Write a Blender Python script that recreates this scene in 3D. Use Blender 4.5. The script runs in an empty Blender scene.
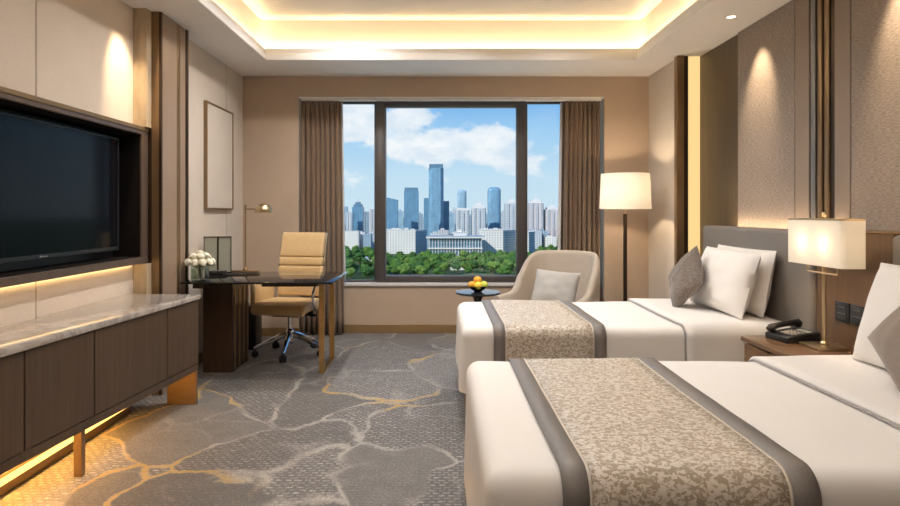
import bpy, bmesh, math, random
from mathutils import Vector, Matrix, noise as mnoise
PI = math.pi
C = bpy.context.scene.collection
SC = bpy.context.scene
R = math.radians
rng = random.Random(7)

# ---------------------------------------------------------------- materials
def new_mat(name):
    m = bpy.data.materials.new(name); m.use_nodes = True
    nt = m.node_tree
    for n in list(nt.nodes): nt.nodes.remove(n)
    out = nt.nodes.new('ShaderNodeOutputMaterial')
    return m, nt, out
def N(nt, typ, **kw):
    n = nt.nodes.new(typ)
    for k, v in kw.items():
        if k.startswith('i_'):
            key = k[2:]
            key = int(key) if key.isdigit() else key.replace('_', ' ')
            n.inputs[key].default_value = v
        else: setattr(n, k, v)
    return n
def L(nt, a, b): nt.links.new(a, b)
def ramp(nt, fac, stops, interp='LINEAR'):
    r = nt.nodes.new('ShaderNodeValToRGB'); r.color_ramp.interpolation = interp
    els = r.color_ramp.elements
    while len(els) < len(stops): els.new(0.5)
    for e, (p, c) in zip(els, stops):
        e.position = p; e.color = (*c, 1) if len(c) == 3 else c
    L(nt, fac, r.inputs[0]); return r.outputs[0]
def math_n(nt, op, a, b=None, c=None, clamp=False):
    n = nt.nodes.new('ShaderNodeMath'); n.operation = op; n.use_clamp = clamp
    for i, v in enumerate((a, b, c)):
        if v is None: continue
        if hasattr(v, 'links'): L(nt, v, n.inputs[i])
        else: n.inputs[i].default_value = v
    return n.outputs[0]
def mixc(nt, fac, a, b, blend='MIX'):
    n = nt.nodes.new('ShaderNodeMix'); n.data_type = 'RGBA'; n.blend_type = blend
    for i, v in ((0, fac), (6, a), (7, b)):
        if hasattr(v, 'links'): L(nt, v, n.inputs[i])
        elif i == 0: n.inputs[0].default_value = v
        else: n.inputs[i].default_value = (*v, 1)
    return n.outputs[2]
def objco(nt, scale=(1, 1, 1), rot=(0, 0, 0)):
    t = nt.nodes.new('ShaderNodeTexCoord'); mp = nt.nodes.new('ShaderNodeMapping')
    mp.inputs['Scale'].default_value = scale; mp.inputs['Rotation'].default_value = rot
    L(nt, t.outputs['Object'], mp.inputs[0]); return mp.outputs[0]
def noise_n(nt, co, scale, detail=3, rough=.5, dist=0):
    n = N(nt, 'ShaderNodeTexNoise', i_Scale=scale, i_Detail=detail, i_Roughness=rough, i_Distortion=dist)
    L(nt, co, n.inputs['Vector']); return n.outputs['Fac']
def bsdf(nt, out, rough=.5, metal=0, **kw):
    b = N(nt, 'ShaderNodeBsdfPrincipled'); b.inputs['Roughness'].default_value = rough; b.inputs['Metallic'].default_value = metal
    for k, v in kw.items(): b.inputs[k.replace('_', ' ')].default_value = v
    L(nt, b.outputs[0], out.inputs[0]); return b
def bump(nt, b, h, strength=.2, dist=.01):
    n = N(nt, 'ShaderNodeBump'); n.inputs['Strength'].default_value = strength; n.inputs['Distance'].default_value = dist
    L(nt, h, n.inputs['Height']); L(nt, n.outputs[0], b.inputs['Normal'])
def plain(name, col, rough=.5, metal=0, var=.08, nscale=40, bstr=0, **kw):
    m, nt, out = new_mat(name); b = bsdf(nt, out, rough, metal, **kw)
    co = objco(nt); f = noise_n(nt, co, nscale, 3)
    lo = tuple(c*(1-var) for c in col); hi = tuple(min(1, c*(1+var)) for c in col)
    L(nt, ramp(nt, f, [(.3, lo), (.7, hi)]), b.inputs['Base Color'])
    if bstr: bump(nt, b, f, bstr, .004)
    return m
def fabric(name, col, scale=(500, 500, 500), var=.18, big=.08, rough=.95, bstr=.25, sheen=.0):
    m, nt, out = new_mat(name); b = bsdf(nt, out, rough); b.inputs['Specular IOR Level'].default_value = .15
    b.inputs['Sheen Weight'].default_value = sheen
    f = noise_n(nt, objco(nt, scale), 1, 2, .6); g = noise_n(nt, objco(nt), 5, 3)
    lo = tuple(c*(1-var) for c in col); hi = tuple(min(1, c*(1+var)) for c in col)
    c1 = ramp(nt, f, [(.3, lo), (.7, hi)])
    c2 = ramp(nt, g, [(.3, (1-big,)*3), (.7, (1, 1, 1))])
    L(nt, mixc(nt, 1, c1, c2, 'MULTIPLY'), b.inputs['Base Color'])
    bump(nt, b, f, bstr, .003); return m
def wood(name, c1, c2, scale=(60, 60, 2.2), rough=.42, spec=.4):
    m, nt, out = new_mat(name); b = bsdf(nt, out, rough); b.inputs['Specular IOR Level'].default_value = spec
    f = noise_n(nt, objco(nt, scale), 1, 4, .6, .3); g = noise_n(nt, objco(nt, tuple(s*.12 for s in scale)), 1, 2)
    s = math_n(nt, 'ADD', math_n(nt, 'MULTIPLY', f, .7), math_n(nt, 'MULTIPLY', g, .3))
    L(nt, ramp(nt, s, [(.32, c1), (.68, c2)]), b.inputs['Base Color'])
    bump(nt, b, f, .06, .002); return m
def emit(name, col, strength):
    m, nt, out = new_mat(name); e = N(nt, 'ShaderNodeEmission'); e.inputs[0].default_value = (*col, 1); e.inputs[1].default_value = strength
    L(nt, e.outputs[0], out.inputs[0]); return m
def shade_mat(name, col, trans=.5):
    m, nt, out = new_mat(name)
    d = N(nt, 'ShaderNodeBsdfDiffuse'); t = N(nt, 'ShaderNodeBsdfTranslucent'); mx = N(nt, 'ShaderNodeMixShader'); mx.inputs[0].default_value = trans
    f = noise_n(nt, objco(nt, (300, 300, 300)), 1, 2)
    c = ramp(nt, f, [(.3, tuple(x*.93 for x in col)), (.7, col)])
    L(nt, c, d.inputs[0]); L(nt, c, t.inputs[0]); L(nt, d.outputs[0], mx.inputs[1]); L(nt, t.outputs[0], mx.inputs[2]); L(nt, mx.outputs[0], out.inputs[0]); return m
def clear_glass(name, tint=(.97, .99, 1), gloss=.06):
    m, nt, out = new_mat(name)
    t = N(nt, 'ShaderNodeBsdfTransparent'); t.inputs[0].default_value = (*tint, 1)
    g = N(nt, 'ShaderNodeBsdfGlossy'); g.inputs['Roughness'].default_value = .02
    mx = N(nt, 'ShaderNodeMixShader'); mx.inputs[0].default_value = gloss
    L(nt, t.outputs[0], mx.inputs[1]); L(nt, g.outputs[0], mx.inputs[2]); L(nt, mx.outputs[0], out.inputs[0]); return m

M = {}
M['paint'] = plain('ceiling_paint', (.87, .855, .84), .9, var=.015, nscale=6)
M['wallcloth'] = fabric('beige_wallcovering', (.50, .395, .305), (260, 260, 140), .07, .04)
M['wallpale'] = fabric('pale_wallcovering', (.65, .585, .515), (260, 260, 140), .06, .04)
M['leatherpanel'] = fabric('cream_wall_panel', (.70, .605, .515), (120, 120, 120), .04, .04, .7, .1)
M['ribbed'] = fabric('ribbed_wall_strip', (.50, .40, .28), (20, 500, 4), .15, .03, .7)
M['fabricpanel'] = fabric('woven_wall_fabric', (.315, .27, .245), (50, 34, 230), .30, .07, .8, .8)
M['fabricstrip'] = fabric('smooth_wall_fabric', (.305, .255, .222), (200, 200, 200), .07, .05)
M['bronze'] = plain('bronze_metal', (.27, .18, .10), .33, .6, var=.06, nscale=8)
M['darkbronze'] = plain('dark_bronze', (.07, .047, .032), .35, .7, var=.06, nscale=8)
M['brass'] = plain('brushed_brass', (.58, .45, .28), .28, .95, var=.05, nscale=30)
M['gold'] = plain('aged_gold_metal', (.46, .33, .16), .33, .95, var=.06, nscale=30)
M['chrome'] = plain('chrome', (.75, .75, .76), .12, 1, var=.02)
M['woodgrey'] = wood('grey_brown_wood', (.29, .208, .150), (.335, .248, .185), rough=.3)
M['woodtv'] = wood('surround_wood', (.085, .060, .046), (.125, .092, .072), rough=.28)
M['woodcred'] = wood('walnut_veneer', (.066, .042, .026), (.112, .074, .048), rough=.36)
M['wooddesk'] = wood('dark_desk_wood', (.035, .020, .013), (.065, .038, .024), rough=.33)
M['woodpanel'] = wood('wall_wood_panel', (.080, .057, .033), (.125, .092, .056), rough=.4)
M['woodback'] = wood('bedside_wood', (.098, .058, .033), (.16, .098, .056), rough=.4)
M['woodtop'] = wood('nightstand_wood', (.115, .063, .033), (.22, .125, .066), (8, 2, 60), rough=.25)
M['frame'] = plain('window_frame_metal', (.085, .080, .080), .4, .3, var=.05)
M['frameedge'] = plain('window_frame_edge', (.20, .20, .21), .4, .3, var=.04)
M['sill'] = plain('sill_stone', (.68, .67, .66), .35, var=.03, nscale=12)
M['black'] = plain('black_plastic', (.012, .012, .014), .35, var=.1)
M['blackmatte'] = plain('black_fabric', (.012, .010, .010), .8, var=.1, Specular_IOR_Level=.1)
M['screen'] = plain('screen_glass', (.004, .005, .008), .10, var=.02)
M['screen'].node_tree.nodes['Principled BSDF'].inputs['Specular IOR Level'].default_value = .12
M['bezel'] = plain('screen_bezel', (.03, .033, .037), .3, .5, var=.05)
M['deskglass'] = plain('black_glass', (.012, .012, .014), .06, var=.02)
M['tableglass'] = plain('dark_table_top', (.02, .024, .03), .08, var=.03)
M['leather'] = plain('tan_leather', (.63, .45, .235), .42, var=.05, nscale=60, bstr=.08)
M['linen'] = fabric('white_linen', (.83, .80, .775), (900, 900, 900), .015, .02, .9, .05)
M['pillowcase'] = fabric('white_pillowcase', (.85, .82, .79), (900, 900, 900), .015, .02, .9, .05)
M['basebronze'] = plain('bronze_baseboard', (.30, .20, .10), .4, .35, var=.05, nscale=8)
M['band'] = fabric('grey_band_fabric', (.205, .19, .185), (500, 500, 500), .2, .05, .5)
M['band'].node_tree.nodes['Principled BSDF'].inputs['Specular IOR Level'].default_value = .5
M['piping'] = plain('pale_piping', (.66, .60, .52), .8)
M['foldshade'] = plain('fold_shade_line', (.36, .35, .35), .8)
M['cushiondark'] = fabric('taupe_tweed', (.185, .158, .138), (150, 150, 150), .6, .1, .9, .4, .3)
M['cushionbrown'] = fabric('taupe_satin', (.27, .225, .195), (600, 600, 600), .08, .06, .7, .1, .3)
M['cushionlight'] = fabric('light_grey_cushion', (.43, .42, .405), (400, 400, 400), .08, .05)
M['armchair'] = fabric('armchair_fabric', (.46, .405, .345), (420, 420, 420), .16, .05, .9, .3, .2)
M['headleather'] = fabric('grey_headboard_leather', (.215, .195, .18), (120, 120, 120), .05, .04, .42, .08)
M['headleather'].node_tree.nodes['Principled BSDF'].inputs['Specular IOR Level'].default_value = .45
M['bedbase'] = wood('bed_base_wood', (.13, .075, .04), (.2, .12, .065))
M['curtain'] = fabric('brown_curtain', (.215, .148, .102), (400, 400, 60), .15, .08, .75, .1, .3)
M['sheer'] = fabric('white_sheer', (.75, .75, .76), (400, 400, 60), .05, .03)
M['canvas'] = fabric('blank_canvas', (.66, .60, .53), (300, 300, 300), .05, .05)
M['shade'] = shade_mat('lamp_shade_linen', (.92, .88, .80), .13)
M['bulb'] = emit('warm_bulb', (1, .76, .50), 280)
M['bulb2'] = emit('warm_bulb_small', (1, .74, .47), 105)
M['led'] = emit('warm_led', (1, .69, .33), 58)
M['ledsoft'] = emit('soft_warm_led', (1, .66, .29), 8)
M['leduc'] = emit('warm_led_bar', (1, .52, .12), 3)
M['amberfill'] = emit('amber_fill_glow', (1, .47, .10), 85)
M['bulb3'] = emit('desk_bulb', (1, .72, .44), 60)
M['ledhead'] = emit('headboard_led', (1, .70, .40), 26)
M['ledslot'] = emit('warm_led_slot', (1, .66, .28), .95)
M['lens'] = emit('downlight_lens', (1, .82, .6), 6)
M['whiteplastic'] = plain('white_trim', (.75, .73, .7), .5)
M['vaseglass'] = clear_glass('vase_glass', (.90, .94, .92), .12)
M['water'] = clear_glass('vase_water', (.72, .80, .68), .05)
M['pane'] = clear_glass('window_glass', (.97, .985, .99), .03)
M['petal'] = plain('cream_petals', (.95, .91, .78), .7, var=.06, nscale=50)
M['green'] = plain('leaf_green', (.07, .14, .035), .6, var=.3)
M['orange'] = plain('orange_peel', (.88, .45, .04), .45, var=.08, nscale=80, bstr=.1)
M['lemon'] = plain('lemon_peel', (.88, .68, .08), .45, var=.08, nscale=80, bstr=.1)
M['lime'] = plain('lime_peel', (.60, .66, .10), .45, var=.08, nscale=80, bstr=.1)
M['bowl'] = plain('dark_bowl', (.03, .033, .04), .25, .3)
M['switch'] = plain('charcoal_switch', (.028, .03, .035), .35, .2)
M['switchlight'] = plain('switch_legend', (.12, .125, .135), .4)
M['glasspanel'] = plain('pale_green_card', (.36, .37, .30), .3, var=.03)
M['keys'] = plain('grey_keys', (.30, .27, .23), .5)
M['mark'] = plain('silver_mark', (.45, .46, .48), .4)

def marble():
    m, nt, out = new_mat('marble_top'); b = bsdf(nt, out, .12)
    co = objco(nt); f = noise_n(nt, co, 3.2, 6, .6, 1.2)
    v = math_n(nt, 'ABSOLUTE', math_n(nt, 'SUBTRACT', f, .5))
    c = ramp(nt, v, [(.0, (.36, .31, .27)), (.06, (.50, .45, .41)), (.2, (.58, .54, .50))])
    L(nt, c, b.inputs['Base Color']); return m
M['marble'] = marble()

def damask():
    m, nt, out = new_mat('damask_weave'); b = bsdf(nt, out, .55)
    co = objco(nt)
    f = noise_n(nt, objco(nt, (58, 80, 75)), 1, 2, .5, 1.1)
    w = noise_n(nt, objco(nt, (700, 700, 700)), 1, 1)
    fac = ramp(nt, f, [(.46, (0, 0, 0)), (.54, (1, 1, 1))])
    c = mixc(nt, fac, (.42, .345, .26), (.74, .68, .605))
    c = mixc(nt, .25, c, ramp(nt, w, [(.3, (.3, .3, .3)), (.7, (1, 1, 1))]), 'MULTIPLY')
    L(nt, c, b.inputs['Base Color'])
    rr = N(nt, 'ShaderNodeMapRange'); rr.inputs[3].default_value = .62; rr.inputs[4].default_value = .36
    L(nt, fac, rr.inputs[0]); L(nt, rr.outputs[0], b.inputs['Roughness'])
    bump(nt, b, f, .25, .004); return m
M['damask'] = damask()

def carpet():
    m, nt, out = new_mat('patterned_carpet'); b = bsdf(nt, out, .62); b.inputs['Specular IOR Level'].default_value = .35
    b.inputs['Sheen Weight'].default_value = .3; b.inputs['Sheen Roughness'].default_value = .35
    t = nt.nodes.new('ShaderNodeTexCoord'); co0 = t.outputs['Object']
    # bend the pattern lines
    wn = N(nt, 'ShaderNodeTexNoise', i_Scale=1.3, i_Detail=2.5); L(nt, co0, wn.inputs['Vector'])
    va = N(nt, 'ShaderNodeVectorMath', operation='SUBTRACT'); L(nt, wn.outputs['Color'], va.inputs[0]); va.inputs[1].default_value = (.5, .5, .5)
    vs = N(nt, 'ShaderNodeVectorMath', operation='SCALE'); L(nt, va.outputs[0], vs.inputs[0]); vs.inputs['Scale'].default_value = .75
    vd = N(nt, 'ShaderNodeVectorMath', operation='ADD'); L(nt, co0, vd.inputs[0]); L(nt, vs.outputs[0], vd.inputs[1])
    mp = N(nt, 'ShaderNodeMapping'); mp.inputs['Scale'].default_value = (1.25, 1.0, 1); mp.inputs['Location'].default_value = (.35, .2, 0); L(nt, vd.outputs[0], mp.inputs[0])
    co = mp.outputs[0]
    v = N(nt, 'ShaderNodeTexVoronoi', feature='DISTANCE_TO_EDGE', i_Scale=1.15); L(nt, co, v.inputs['Vector'])
    vc = N(nt, 'ShaderNodeTexVoronoi', feature='F1', i_Scale=1.15); L(nt, co, vc.inputs['Vector'])
    sep = N(nt, 'ShaderNodeSeparateColor'); L(nt, vc.outputs['Color'], sep.inputs[0])
    edge = v.outputs['Distance']
    wn2 = noise_n(nt, co0, 3, 3)
    ragged = noise_n(nt, co0, 26, 3, .7)
    e2 = math_n(nt, 'SUBTRACT', edge, math_n(nt, 'MULTIPLY', math_n(nt, 'SUBTRACT', ragged, .48), .055))
    line = ramp(nt, e2, [(.006, (1, 1, 1)), (.026, (0, 0, 0))])
    line = math_n(nt, 'MULTIPLY', line, ramp(nt, wn2, [(.36, (.06,)*3), (.58, (1,)*3)]))
    # cells: dashes woven in some, plain in others
    br = N(nt, 'ShaderNodeTexBrick'); br.inputs['Scale'].default_value = 1; br.inputs['Brick Width'].default_value = .046; br.inputs['Row Height'].default_value = .027; br.inputs['Mortar Size'].default_value = .0075
    br.inputs['Color1'].default_value = (1, 1, 1, 1); br.inputs['Color2'].default_value = (.35, .35, .35, 1); br.inputs['Mortar'].default_value = (0, 0, 0, 1)
    bv = N(nt, 'ShaderNodeTexNoise', i_Scale=14, i_Detail=2); L(nt, co0, bv.inputs['Vector'])
    bs = N(nt, 'ShaderNodeVectorMath', operation='SCALE'); L(nt, bv.outputs['Color'], bs.inputs[0]); bs.inputs['Scale'].default_value = .03
    bd = N(nt, 'ShaderNodeVectorMath', operation='ADD'); L(nt, co0, bd.inputs[0]); L(nt, bs.outputs[0], bd.inputs[1]); L(nt, bd.outputs[0], br.inputs['Vector'])
    brf = N(nt, 'ShaderNodeSeparateColor'); L(nt, br.outputs['Color'], brf.inputs[0])
    fine = noise_n(nt, co0, 120, 2, .7)
    dash = math_n(nt, 'MULTIPLY', math_n(nt, 'MULTIPLY', brf.outputs[0], ramp(nt, fine, [(.30, (0,)*3), (.5, (1,)*3)])), ramp(nt, noise_n(nt, co0, 34, 2), [(.38, (.25,)*3), (.58, (1,)*3)]))
    cellmask = ramp(nt, sep.outputs[0], [(.22, (0, 0, 0)), (.30, (1, 1, 1))])
    dashm = math_n(nt, 'MULTIPLY', dash, math_n(nt, 'ADD', math_n(nt, 'MULTIPLY', cellmask, .75), .12))
    tone = ramp(nt, sep.outputs[1], [(.0, (.140, .138, .138)), (.5, (.18, .177, .175)), (1, (.235, .23, .225))])
    mott = noise_n(nt, co0, 9, 4, .6)
    tone = mixc(nt, .55, tone, ramp(nt, mott, [(.3, (.55,)*3), (.7, (1,)*3)]), 'MULTIPLY')
    c = mixc(nt, math_n(nt, 'MULTIPLY', dashm, 1.0), tone, (.64, .62, .60))
    c = mixc(nt, math_n(nt, 'MULTIPLY', line, .85), c, (.50, .475, .445))
    v2 = N(nt, 'ShaderNodeTexVoronoi', feature='DISTANCE_TO_EDGE', i_Scale=2.3); L(nt, vd.outputs[0], v2.inputs['Vector'])
    e3 = math_n(nt, 'SUBTRACT', v2.outputs['Distance'], math_n(nt, 'MULTIPLY', math_n(nt, 'SUBTRACT', ragged, .5), .10))
    l2 = math_n(nt, 'MULTIPLY', ramp(nt, e3, [(.01, (1,)*3), (.06, (0,)*3)]), ramp(nt, noise_n(nt, co0, 1.7, 2), [(.50, (0,)*3), (.66, (1,)*3)]))
    c = mixc(nt, math_n(nt, 'MULTIPLY', l2, math_n(nt, 'ADD', math_n(nt, 'MULTIPLY', ramp(nt, noise_n(nt, co0, 70, 2), [(.42, (0,)*3), (.56, (1,)*3)]), .6), .15)), c, (.47, .45, .43))
    spk = noise_n(nt, co0, 75, 1)
    c = mixc(nt, .8, c, ramp(nt, spk, [(.36, (.62,)*3), (.6, (1.0,)*3)]), 'MULTIPLY')
    # golden veins along some of the lines, and loose golden curls
    gn = noise_n(nt, co0, .9, 1)
    gm = ramp(nt, gn, [(.555, (0,)*3), (.60, (1,)*3)])
    gl = ramp(nt, e2, [(.008, (1,)*3), (.020, (0,)*3)])
    gold = math_n(nt, 'MULTIPLY', gl, gm)
    gv = N(nt, 'ShaderNodeTexVoronoi', feature='F1', i_Scale=.85); L(nt, co, gv.inputs['Vector'])
    ring = ramp(nt, math_n(nt, 'ABSOLUTE', math_n(nt, 'SUBTRACT', math_n(nt, 'ADD', gv.outputs['Distance'], math_n(nt, 'MULTIPLY', ragged, .03)), .16)), [(.014, (1,)*3), (.028, (0,)*3)])
    gsep = N(nt, 'ShaderNodeSeparateColor'); L(nt, gv.outputs['Color'], gsep.inputs[0])
    ring = math_n(nt, 'MULTIPLY', ring, ramp(nt, gsep.outputs[2], [(.42, (0,)*3), (.46, (1,)*3)]))
    gold = math_n(nt, 'MAXIMUM', gold, ring)
    c = mixc(nt, math_n(nt, 'MULTIPLY', gold, .85), c, (.50, .32, .085))
    c = mixc(nt, .5, c, ramp(nt, fine, [(.25, (.6,)*3), (.75, (1.0,)*3)]), 'MULTIPLY')
    L(nt, c, b.inputs['Base Color'])
    bump(nt, b, fine, .4, .006); return m
M['carpet'] = carpet()

# ---------------------------------------------------------------- mesh building
class MB:
    def __init__(s, o=None):
        s.bm = bmesh.new(); s.off = Vector(o.location) if o is not None else Vector((0, 0, 0))
    def _add(s, tmp, mat=None):
        if mat is not None: bmesh.ops.transform(tmp, matrix=mat, verts=tmp.verts)
        me = bpy.data.meshes.new('tmp'); tmp.to_mesh(me); tmp.free()
        s.bm.from_mesh(me); bpy.data.meshes.remove(me); return s
    def box(s, x0, x1, y0, y1, z0, z1, bev=0, seg=2, mat=None):
        t = bmesh.new(); bmesh.ops.create_cube(t, size=1)
        for v in t.verts: v.co = Vector(((x0+x1)/2+v.co.x*(x1-x0), (y0+y1)/2+v.co.y*(y1-y0), (z0+z1)/2+v.co.z*(z1-z0)))
        if bev: bmesh.ops.bevel(t, geom=list(t.edges), offset=bev, segments=seg, affect='EDGES', profile=.5)
        return s._add(t, mat)
    def prism(s, pts, z0, z1, bev=0, seg=2):
        t = bmesh.new(); a = [t.verts.new((x, y, z0)) for x, y in pts]; b = [t.verts.new((x, y, z1)) for x, y in pts]
        n = len(pts); t.faces.new(a[::-1]); t.faces.new(b)
        for i in range(n): t.faces.new((a[i], a[(i+1) % n], b[(i+1) % n], b[i]))
        bmesh.ops.recalc_face_normals(t, faces=t.faces)
        if bev: bmesh.ops.bevel(t, geom=list(t.edges), offset=bev, segments=seg, affect='EDGES', profile=.5)
        return s._add(t)
    def lathe(s, prof, cx=0, cy=0, n=32, mat=None, sx=1, sy=1):
        t = bmesh.new(); rings = []
        for r, z in prof:
            if r < 1e-6: rings.append([t.verts.new((cx, cy, z))])
            else: rings.append([t.verts.new((cx+sx*r*math.cos(2*PI*k/n), cy+sy*r*math.sin(2*PI*k/n), z)) for k in range(n)])
        for a, b in zip(rings, rings[1:]):
            for k in range(n):
                q = [a[k % len(a)], a[(k+1) % len(a)], b[(k+1) % len(b)], b[k % len(b)]]
                u = []
                for v in q:
                    if v not in u: u.append(v)
                if len(u) > 2: t.faces.new(u)
        bmesh.ops.recalc_face_normals(t, faces=t.faces)
        return s._add(t, mat)
    def tube(s, pts, r, n=10, closed=False, cap=True):
        pts = [Vector(p) for p in pts]; m = len(pts); rs = r if isinstance(r, (list, tuple)) else [r]*m
        t = bmesh.new(); rings = []; up = None
        for i, p in enumerate(pts):
            a = pts[i-1] if i or closed else p; b = pts[(i+1) % m] if i < m-1 or closed else p
            d = (b-a).normalized()
            if up is None:
                up = Vector((0, 0, 1)) if abs(d.z) < .9 else Vector((1, 0, 0))
            x = (up - d*up.dot(d)).normalized(); y = d.cross(x); up = x
            rings.append([t.verts.new(p + (x*math.cos(2*PI*k/n)+y*math.sin(2*PI*k/n))*rs[i]) for k in range(n)])
        for i in range(m if closed else m-1):
            a, b = rings[i], rings[(i+1) % m]
            for k in range(n): t.faces.new((a[k], a[(k+1) % n], b[(k+1) % n], b[k]))
        if cap and not closed: t.faces.new(rings[0][::-1]); t.faces.new(rings[-1])
        bmesh.ops.recalc_face_normals(t, faces=t.faces)
        return s._add(t)
    def loft(s, rings, closed=True, caps=True):
        t = bmesh.new(); rr = [[t.verts.new(p) for p in ring] for ring in rings]
        for a, b in zip(rr, rr[1:]):
            n = len(a)
            for k in range(n if closed else n-1): t.faces.new((a[k], a[(k+1) % n], b[(k+1) % n], b[k]))
        if caps and closed: t.faces.new(rr[0][::-1]); t.faces.new(rr[-1])
        bmesh.ops.recalc_face_normals(t, faces=t.faces)
        return s._add(t)
    def sphere(s, c, r, sub=3, sc=(1, 1, 1), disp=0, fr=1, seed=0):
        t = bmesh.new(); bmesh.ops.create_icosphere(t, subdivisions=sub, radius=1)
        for v in t.verts:
            k = 1 + (disp*mnoise.noise(v.co*fr + Vector((seed, seed*2.3, 0))) if disp else 0)
            v.co = Vector((c[0]+v.co.x*r*sc[0]*k, c[1]+v.co.y*r*sc[1]*k, c[2]+v.co.z*r*sc[2]*k))
        return s._add(t)
    def rbox(s, x0, x1, y0, y1, z0, z1, r, flat_bottom=False, fn=None, step=.06, mat=None, k=5):
        """rounded soft box: a surface grid with dense lines near its edges"""
        def axis(a, b):
            ins = [a + r*(1-math.cos(PI/2*i/k)) for i in range(k+1)]; out = [a+b-v for v in ins][::-1]
            n = max(1, int((out[0]-ins[-1])/step)); mid = [ins[-1]+(out[0]-ins[-1])*i/n for i in range(1, n)]
            return ins+mid+out
        xs, ys = axis(x0, x1), axis(y0, y1); zs = axis(z0, z1)
        t = bmesh.new(); cache = {}
        def vert(i, j, l):
            key = (i, j, l)
            if key not in cache:
                p = Vector((xs[i], ys[j], zs[l]))
                q = Vector((min(max(p.x, x0+r), x1-r), min(max(p.y, y0+r), y1-r), min(p.z, z1-r)))
                q.z = max(q.z, z0 if flat_bottom else z0+r)
                d = p-q
                if d.length > 1e-9:
                    # push cube shell out to the rounded shell
                    p = q + d.normalized()*r if not (flat_bottom and l == 0 and 0 < i < len(xs)-1 and 0 < j < len(ys)-1) else p
                cache[key] = t.verts.new(p)
            return cache[key]
        X, Y, Z = len(xs)-1, len(ys)-1, len(zs)-1
        for i in range(X):
            for j in range(Y):
                t.faces.new((vert(i, j, 0), vert(i, j+1, 0), vert(i+1, j+1, 0), vert(i+1, j, 0)))
                t.faces.new((vert(i, j, Z), vert(i+1, j, Z), vert(i+1, j+1, Z), vert(i, j+1, Z)))
        for i in range(X):
            for l in range(Z):
                t.faces.new((vert(i, 0, l), vert(i+1, 0, l), vert(i+1, 0, l+1), vert(i, 0, l+1)))
                t.faces.new((vert(i, Y, l), vert(i, Y, l+1), vert(i+1, Y, l+1), vert(i+1, Y, l)))
        for j in range(Y):
            for l in range(Z):
                t.faces.new((vert(0, j, l), vert(0, j, l+1), vert(0, j+1, l+1), vert(0, j+1, l)))
                t.faces.new((vert(X, j, l), vert(X, j+1, l), vert(X, j+1, l+1), vert(X, j, l+1)))
        if fn:
            for v in t.verts: v.co = fn(v.co)
        bmesh.ops.recalc_face_normals(t, faces=t.faces)
        return s._add(t, mat)
    def pillow(s, W, H, T, mat=None, n=22, dent=.05, seed=0, wr=.006):
        """stuffed pillow in its own XZ plane (W along X, H along Z), T thick along Y"""
        t = bmesh.new(); g = {}
        for side in (-1, 1):
            for i in range(n+1):
                for j in range(n+1):
                    u = -1+2*i/n; v = -1+2*j/n
                    u = math.sin(u*PI/2)*.35+u*.65; v = math.sin(v*PI/2)*.35+v*.65
                    edge = i in (0, n) or j in (0, n)
                    if edge and side == 1: g[(1, i, j)] = g[(-1, i, j)]; continue
                    th = (max(0, 1-abs(u)**2.6)*max(0, 1-abs(v)**2.6))**.55
                    x = W/2*u*(1-dent*(1-v*v)); z = H/2*v*(1-dent*(1-u*u))
                    w = mnoise.noise(Vector((u*2.2+seed, v*2.2, side*3)))*wr*3*th + mnoise.noise(Vector((u*5+seed, v*4, side*5)))*wr*th
                    g[(side, i, j)] = t.verts.new((x, side*(T/2*th)+w, z))
        for side in (-1, 1):
            for i in range(n):
                for j in range(n):
                    q = (g[(side, i, j)], g[(side, i+1, j)], g[(side, i+1, j+1)], g[(side, i, j+1)])
                    t.faces.new(q if side == -1 else q[::-1])
        bmesh.ops.recalc_face_normals(t, faces=t.faces)
        return s._add(t, mat)
    def build(s, name, mat, parent=None, smooth=35, **props):
        me = bpy.data.meshes.new(name)
        if s.off.length: bmesh.ops.translate(s.bm, vec=-s.off, verts=s.bm.verts)
        s.bm.to_mesh(me); s.bm.free()
        if smooth:
            me.shade_smooth(); me.set_sharp_from_angle(angle=R(smooth))
        o = bpy.data.objects.new(name, me); C.objects.link(o)
        me.materials.append(M[mat] if isinstance(mat, str) else mat)
        if parent is not None: o.parent = parent
        for k, v in props.items(): o[k] = v
        return o
def tag(o, label, cat, group=None, kind=None):
    o['label'] = label; o['category'] = cat
    if group: o['group'] = group
    if kind: o['kind'] = kind
    return o
def thing(name, label, cat, loc=(0, 0, 0), rz=0, group=None):
    o = bpy.data.objects.new(name, None); o.empty_display_size = .1; C.objects.link(o)
    o.location = loc; o.rotation_euler = (0, 0, rz)
    return tag(o, label, cat, group)
def struct(o): o['kind'] = 'structure'; return o
def copy_tree(o, parent=None):
    c = o.copy(); C.objects.link(c)
    if parent is not None: c.parent = parent
    for ch in list(o.children): copy_tree(ch, c)
    return c
F = 600.0; CZ = 1.29
def at(px, py, Y): return Vector(((px-440)*Y/F, Y, CZ-(py-212)*Y/F))
# ================================================================ THE ROOM
Y0, YB = -1.7, 6.24          # wall behind the camera, window wall
ZC = 2.70
struct(MB().box(-2.4, 2.6, Y0-.1, 6.62, -.12, 0).build('floor', 'carpet', smooth=0))
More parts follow.
